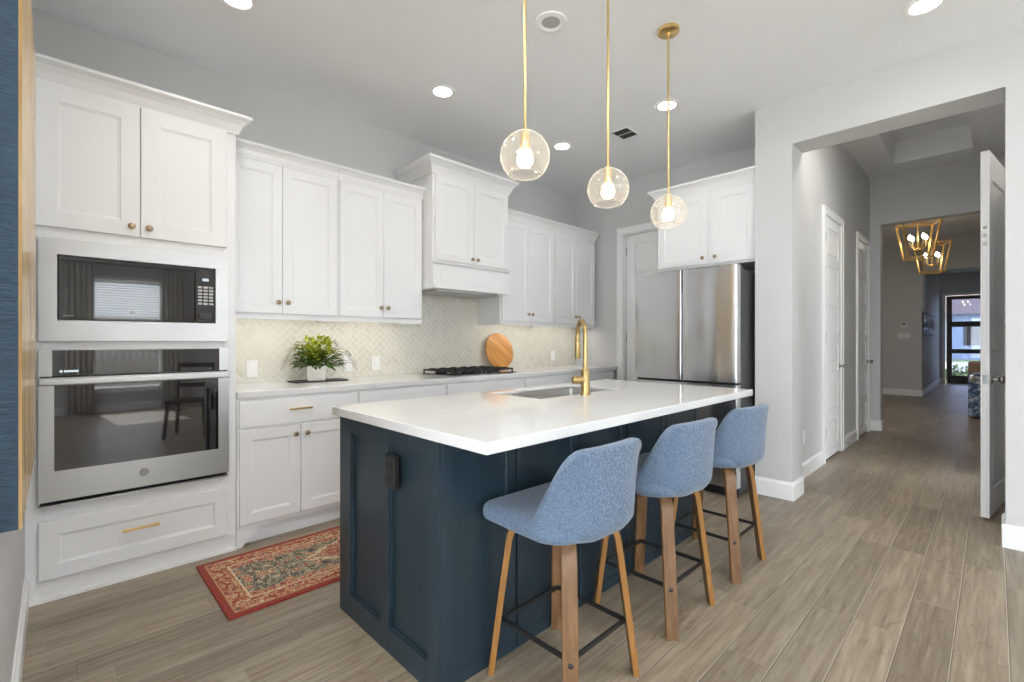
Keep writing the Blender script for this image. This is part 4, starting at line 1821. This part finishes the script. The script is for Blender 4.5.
for k in range(5):
    bm = B()
    lathe(bm, [(.018, 0), (.017, .018), (.014, .022), (0, .022)], (-.09 + k * .045, -.218, .010), (0, 0, 1), 18)
    part(ck, 'knob', bm, M['blackmetal'], smooth=True)

# round cutting board leaning on the tile
bm = B()
Rb = .190
prof = [(Rb - .008, 0), (Rb - .002, .003), (Rb, .009), (Rb - .002, .015), (Rb - .008, .018), (0, .018)]
lathe(bm, prof, (0, 0, 0), (0, 0, 1), 56)
cb = solo('cutting_board', bm, M['board'], 'round wooden cutting board leaning against the tile beside the cooktop', 'cutting board', loc=(3.325, 3.610, .914 + Rb * math.cos(.20) + .004), smooth=40)
cb.rotation_euler = (Matrix.Rotation(PI / 2 - .20, 3, 'X') @ Matrix.Rotation(math.radians(-38), 3, 'Z')).to_euler()

# wall outlets
def outlet(x, z, label, kind='duplex', y=YA - .010, rz=0.0):
    o_ = thing('electrical_outlet', label, 'outlet', (x, y, z), rz, group='white wall outlets and switches')
    bm = B()
    box(bm, -.037, .037, -.006, 0, -.060, .060)
    part(o_, 'cover_plate', bm, M['plate'], bevel=.002)
    bm = B()
    if kind == 'rocker':
        box(bm, -.016, .016, -.009, -.006, -.033, .033)
        part(o_, 'rocker', bm, M['plate'], bevel=.002)
    else:
        for zz in (-.02, .02):
            box(bm, -.015, .015, -.008, -.006, zz - .013, zz + .013)
            for s in (-.006, .006):
                box(bm, s - .001, s + .001, -.0085, -.008, zz - .004, zz + .006)
        part(o_, 'receptacle', bm, M['trim'], bevel=.002)
    return o_


outlet(1.005, 1.012, 'white outlet on the tile nearest the oven tower', y=YA - .011)
outlet(1.715, 1.02, 'white switch plate on the tile just right of the potted plant', 'rocker', y=YA - .011)
outlet(1.965, 1.02, 'white outlet plate on the tile between plant and cooktop', 'rocker', y=YA - .011)
outlet(4.27, 1.035, 'white outlet on the tile beside the faucet, at the far end of the counter', y=YA - .011)
outlet(4.75, .36, 'white outlet low on the hall wall before the first closet door', y=HY1 - .001)

# rug
bm = B()
box(bm, -RL / 2, RL / 2, -RW / 2, RW / 2, 0, .009)
for f in bm.faces:
    f.material_index = 0 if f.calc_center_median().z > .008 else 1
rg = solo('runner_rug', bm, [M['rug'], M['rug_edge']], 'red patterned runner rug on the floor between island and cabinets', 'rug', loc=(.538 + RL / 2, 2.305 + RW / 2, .0005))

# wood-faced panel with navy sides on the left wall
pc = thing('wall_art', 'large navy woven panel with a golden wood front, hung on the left wall', 'wall art', (XL, 1.66, .75), 0)
PT = .042
bm = B()
box(bm, .002, PT - .006, 0, 1.10, 0, 1.62)
part(pc, 'canvas', bm, M['pict_navy'])
bm = B()
box(bm, PT - .006, PT, 0, 1.10, 0, 1.62)
part(pc, 'front_panel', bm, M['pine'])

# ------------------------------------------------------------------ hall things
def make_lantern(label):
    l = thing('lantern_light', label, 'pendant light', (0, 0, 0), group='gold lantern pendants in the foyer')
    a, b = .215, .140      # half widths top and bottom
    zt, zb = .25, -.27
    T_ = [Vector((sx * a, sy * a, zt)) for sx, sy in ((-1, -1), (1, -1), (1, 1), (-1, 1))]
    B_ = [Vector((sx * b, sy * b, zb)) for sx, sy in ((-1, -1), (1, -1), (1, 1), (-1, 1))]
    bm = B()
    for k in range(4):
        bar(bm, T_[k], T_[(k + 1) % 4], .024, .024)
        bar(bm, B_[k], B_[(k + 1) % 4], .024, .024)
        bar(bm, B_[k], T_[k], .022, .022, (.3, .2, 1))
    bar(bm, T_[0], T_[2], .014, .014)
    bar(bm, T_[1], T_[3], .014, .014)
    part(l, 'cage', bm, M['gold_paint'])
    bm = B()
    cyl(bm, (0, 0, -.16), (0, 0, .25), .010, 10)
    for k in range(4):
        an = k * PI / 2 + .4
        tube(bm, [(0, 0, -.13), (.06 * math.cos(an), .06 * math.sin(an), -.15), (.11 * math.cos(an), .11 * math.sin(an), -.10)], .008, 8)
    lathe(bm, [(0, -.18), (.03, -.165), (.035, -.14), (.012, -.12)], (0, 0, 0), (0, 0, 1), 16)
    part(l, 'candelabra', bm, M['gold_paint'])
    bm = B()
    cyl(bm, (0, 0, .25), (0, 0, .70), .006, 8)
    lathe(bm, [(.07, .705), (.07, .68), (.02, .67)], (0, 0, 0), (0, 0, 1), 20)
    part(l, 'stem', bm, M['gold_paint'])
    for k in range(4):
        an = k * PI / 2 + .4
        x, y = .11 * math.cos(an), .11 * math.sin(an)
        bm = B()
        cyl(bm, (x, y, -.10), (x, y, .0), .011, 12)
        c_ = part(l, 'candle', bm, M['candle'])
        bm = B()
        lathe(bm, [(.008, 0), (.020, .02), (.022, .04), (.012, .065), (0, .085)], (x, y, 0), (0, 0, 1), 14)
        part(c_, 'bulb', bm, M['flame'], smooth=True)
    return l


ln = make_lantern('gold cage lantern hanging in the foyer, the nearer and higher of two')
ln.location = (9.2, .79, ZH - .706)
ln.rotation_euler = (0, 0, .28)
dup(ln, (11.3, .78, ZH - .706), .28, 'gold cage lantern hanging in the foyer, the farther and lower of two')

bt = thing('thermostat', 'white square thermostat on the grey foyer wall', 'thermostat', (13.55, 1.40, 1.58), -PI / 2)
bm = B()
box(bm, -.055, .055, -.022, 0, -.06, .06)
part(bt, 'housing', bm, M['plate'], bevel=.006)
bm = B()
box(bm, -.035, .035, -.024, -.022, -.02, .04)
part(bt, 'screen', bm, M['greyscreen'])
bs = thing('switch_plate', 'white multi switch plate below the thermostat', 'switch', (13.55, 1.40, 1.33), -PI / 2)
bm = B()
box(bm, -.11, .11, -.008, 0, -.06, .06)
part(bs, 'cover_plate', bm, M['plate'], bevel=.002)
for u_ in (-.07, 0, .07):
    bm = B()
    box(bm, u_ - .016, u_ + .016, -.012, -.008, -.032, .032)
    part(bs, 'rocker', bm, M['trim'], bevel=.002)

t = NT('dark_abstract_print')
f = t.noise(t.obj(), 6, 4, .6, 1.5)
t.set(color=t.ramp(f, [(.35, (.02, .02, .022)), (.6, (.16, .16, .16)), (.8, (.5, .5, .5))]), rough=.15)
M['print'] = t.m
plabs = ['black framed print on the foyer side wall, nearest of four', 'black framed print on the foyer side wall, second of four from the corner',
         'black framed print on the foyer side wall, third of four from the corner', 'black framed print on the foyer side wall, nearest the front door']
for k in range(4):
    x = 13.95 + k * .66
    if k == 0:
        pf = thing('picture_frame', plabs[0], 'picture', (x, 1.10, 1.34), 0, 'framed prints on the foyer wall')
        bm = B()
        for a, b, c_, d_ in ((-.26, .26, 0, .04), (-.26, .26, .47, .51), (-.26, -.22, .04, .47), (.22, .26, .04, .47)):
            box(bm, a, b, -.022, 0, c_, d_)
        bmesh.ops.remove_doubles(bm, verts=bm.verts, dist=1e-5)
        part(pf, 'frame', bm, M['blackmetal'])
        bm = B()
        box(bm, -.22, .22, -.018, -.004, .04, .47)
        mt_ = part(pf, 'mat', bm, M['trim'])
        bm = B()
        box(bm, -.13, .13, -.0195, -.018, .12, .39)
        part(mt_, 'print', bm, M['print'])
    else:
        dup(pf, (x, 1.10, 1.34), 0, plabs[k])

# patterned chest in the foyer
ch = thing('accent_chest', 'blue and white patterned chest with a wood top in the foyer', 'chest', (10.65, -.10, 0))
bm = B()
box(bm, -.37, .37, -.385, .385, .03, .72)
part(ch, 'body', bm, M['mosaic'])
bm = B()
box(bm, -.37, .37, -.385, .385, .72, .875)
part(ch, 'top', bm, M['toptan'], bevel=.01)
for sx in (-1, 1):
    for sy in (-1, 1):
        bm = B()
        box(bm, sx * .34 - .025, sx * .34 + .025, sy * .355 - .025, sy * .355 + .025, 0, .03)
        part(ch, 'foot', bm, M['toptan'])

# spring door stops on the hall baseboards
for x, lab in ((4.42, 'small white spring door stop on the hall baseboard by the opening'), (6.33, 'small white spring door stop between the two closet doors')):
    bm = B()
    pts = [(x + .006 * math.cos(s * 1.2), HY1 - T - .002 - s * .0011, .07 + .006 * math.sin(s * 1.2)) for s in range(60)]
    tube(bm, pts, .0016, 6)
    lathe(bm, [(.008, 0), (.008, .012), (0, .013)], (x, HY1 - T - .066, .07), (0, -1, 0), 12)
    solo('door_stop', bm, M['chrome'], lab, 'door stop', group='door stops on the hall baseboard')

# ------------------------------------------------------------------ great room behind the camera: curtains
def curtain(x0, x1, y, z0, z1, waves, amp):
    bm = B()
    n = waves * 10
    prev = None
    for i in range(n + 1):
        f = i / n
        x = x0 + (x1 - x0) * f
        yy_ = y + amp * math.sin(f * waves * 2 * PI)
        cur = [bm.verts.new((x, yy_, z)) for z in (z0, (z0 + z1) / 2, z1)]
        if prev:
            for k in (0, 1):
                bm.faces.new((prev[k], cur[k], cur[k + 1], prev[k + 1]))
        prev = cur
    return bm


for a, b, lab in ((.12, .47, 'left cream curtain of the narrow rear window'), (1.37, 1.72, 'right cream curtain of the narrow rear window')):
    o = solo('curtain', curtain(a, b, GY + .10, .02, 2.5, 5, .03), M['curtain'], lab + ', reflected in the oven glass', 'curtain', group='cream curtains at the rear window', smooth=True)
    s = o.modifiers.new('solid', 'SOLIDIFY')
    s.thickness = .004
bm = B()
cyl(bm, (.0, GY + .10, 2.52), (1.84, GY + .10, 2.52), .012, 12)
for x in (.02, 1.82):
    cyl(bm, (x, GY, 2.52), (x, GY + .11, 2.52), .008, 10)
solo('curtain_rod', bm, M['blackmetal'], 'black curtain rod over the narrow rear window', 'curtain rod')

# dark dining chair behind the camera, mirrored in the oven glass
dc = thing('dining_chair', 'dark wooden chair behind the camera, seen only in the oven glass', 'chair', (1.25, -1.15, 0), math.radians(25))
bm = B()
box(bm, -.22, .22, -.22, .22, .43, .47)
part(dc, 'seat', bm, M['darkwood'], bevel=.01)
for sx in (-1, 1):
    for sy in (-1, 1):
        bm = B()
        bar(bm, (sx * .19, sy * .19, .43), (sx * .22, sy * .23, 0), .035, .035, (0, 1, 0))
        part(dc, 'leg', bm, M['darkwood'], bevel=.003)
bm = B()
for sx in (-1, 1):
    bar(bm, (sx * .20, -.20, .45), (sx * .20, -.27, .92), .03, .03, (0, 1, 0))
for z in (.60, .72, .86):
    yb_ = -.20 - .07 * (z - .45) / .47
    box(bm, -.20, .20, yb_ - .01, yb_ + .01, z, z + .06)
part(dc, 'backrest', bm, M['darkwood'], bevel=.003)

# slatted blind in the narrow rear window
bl = thing('window_blind', 'white slatted blind half lowered in the narrow rear window, mirrored in the microwave door', 'blind', (.92, GY + .02, 1.62))
bm = B()
for k in range(15):
    z = .02 + k * .044
    prism(bm, [(-.012, z - .012), (.012, z + .012), (.0135, z + .011), (-.0105, z - .013)], 'x', -.49, .49)
part(bl, 'slats', bm, M['trim'])
bm = B()
box(bm, -.5, .5, -.02, .02, .655, .70)
part(bl, 'head_rail', bm, M['trim'])
bm = B()
box(bm, -.5, .5, -.012, .012, -.022, -.004)
part(bl, 'bottom_rail', bm, M['trim'])
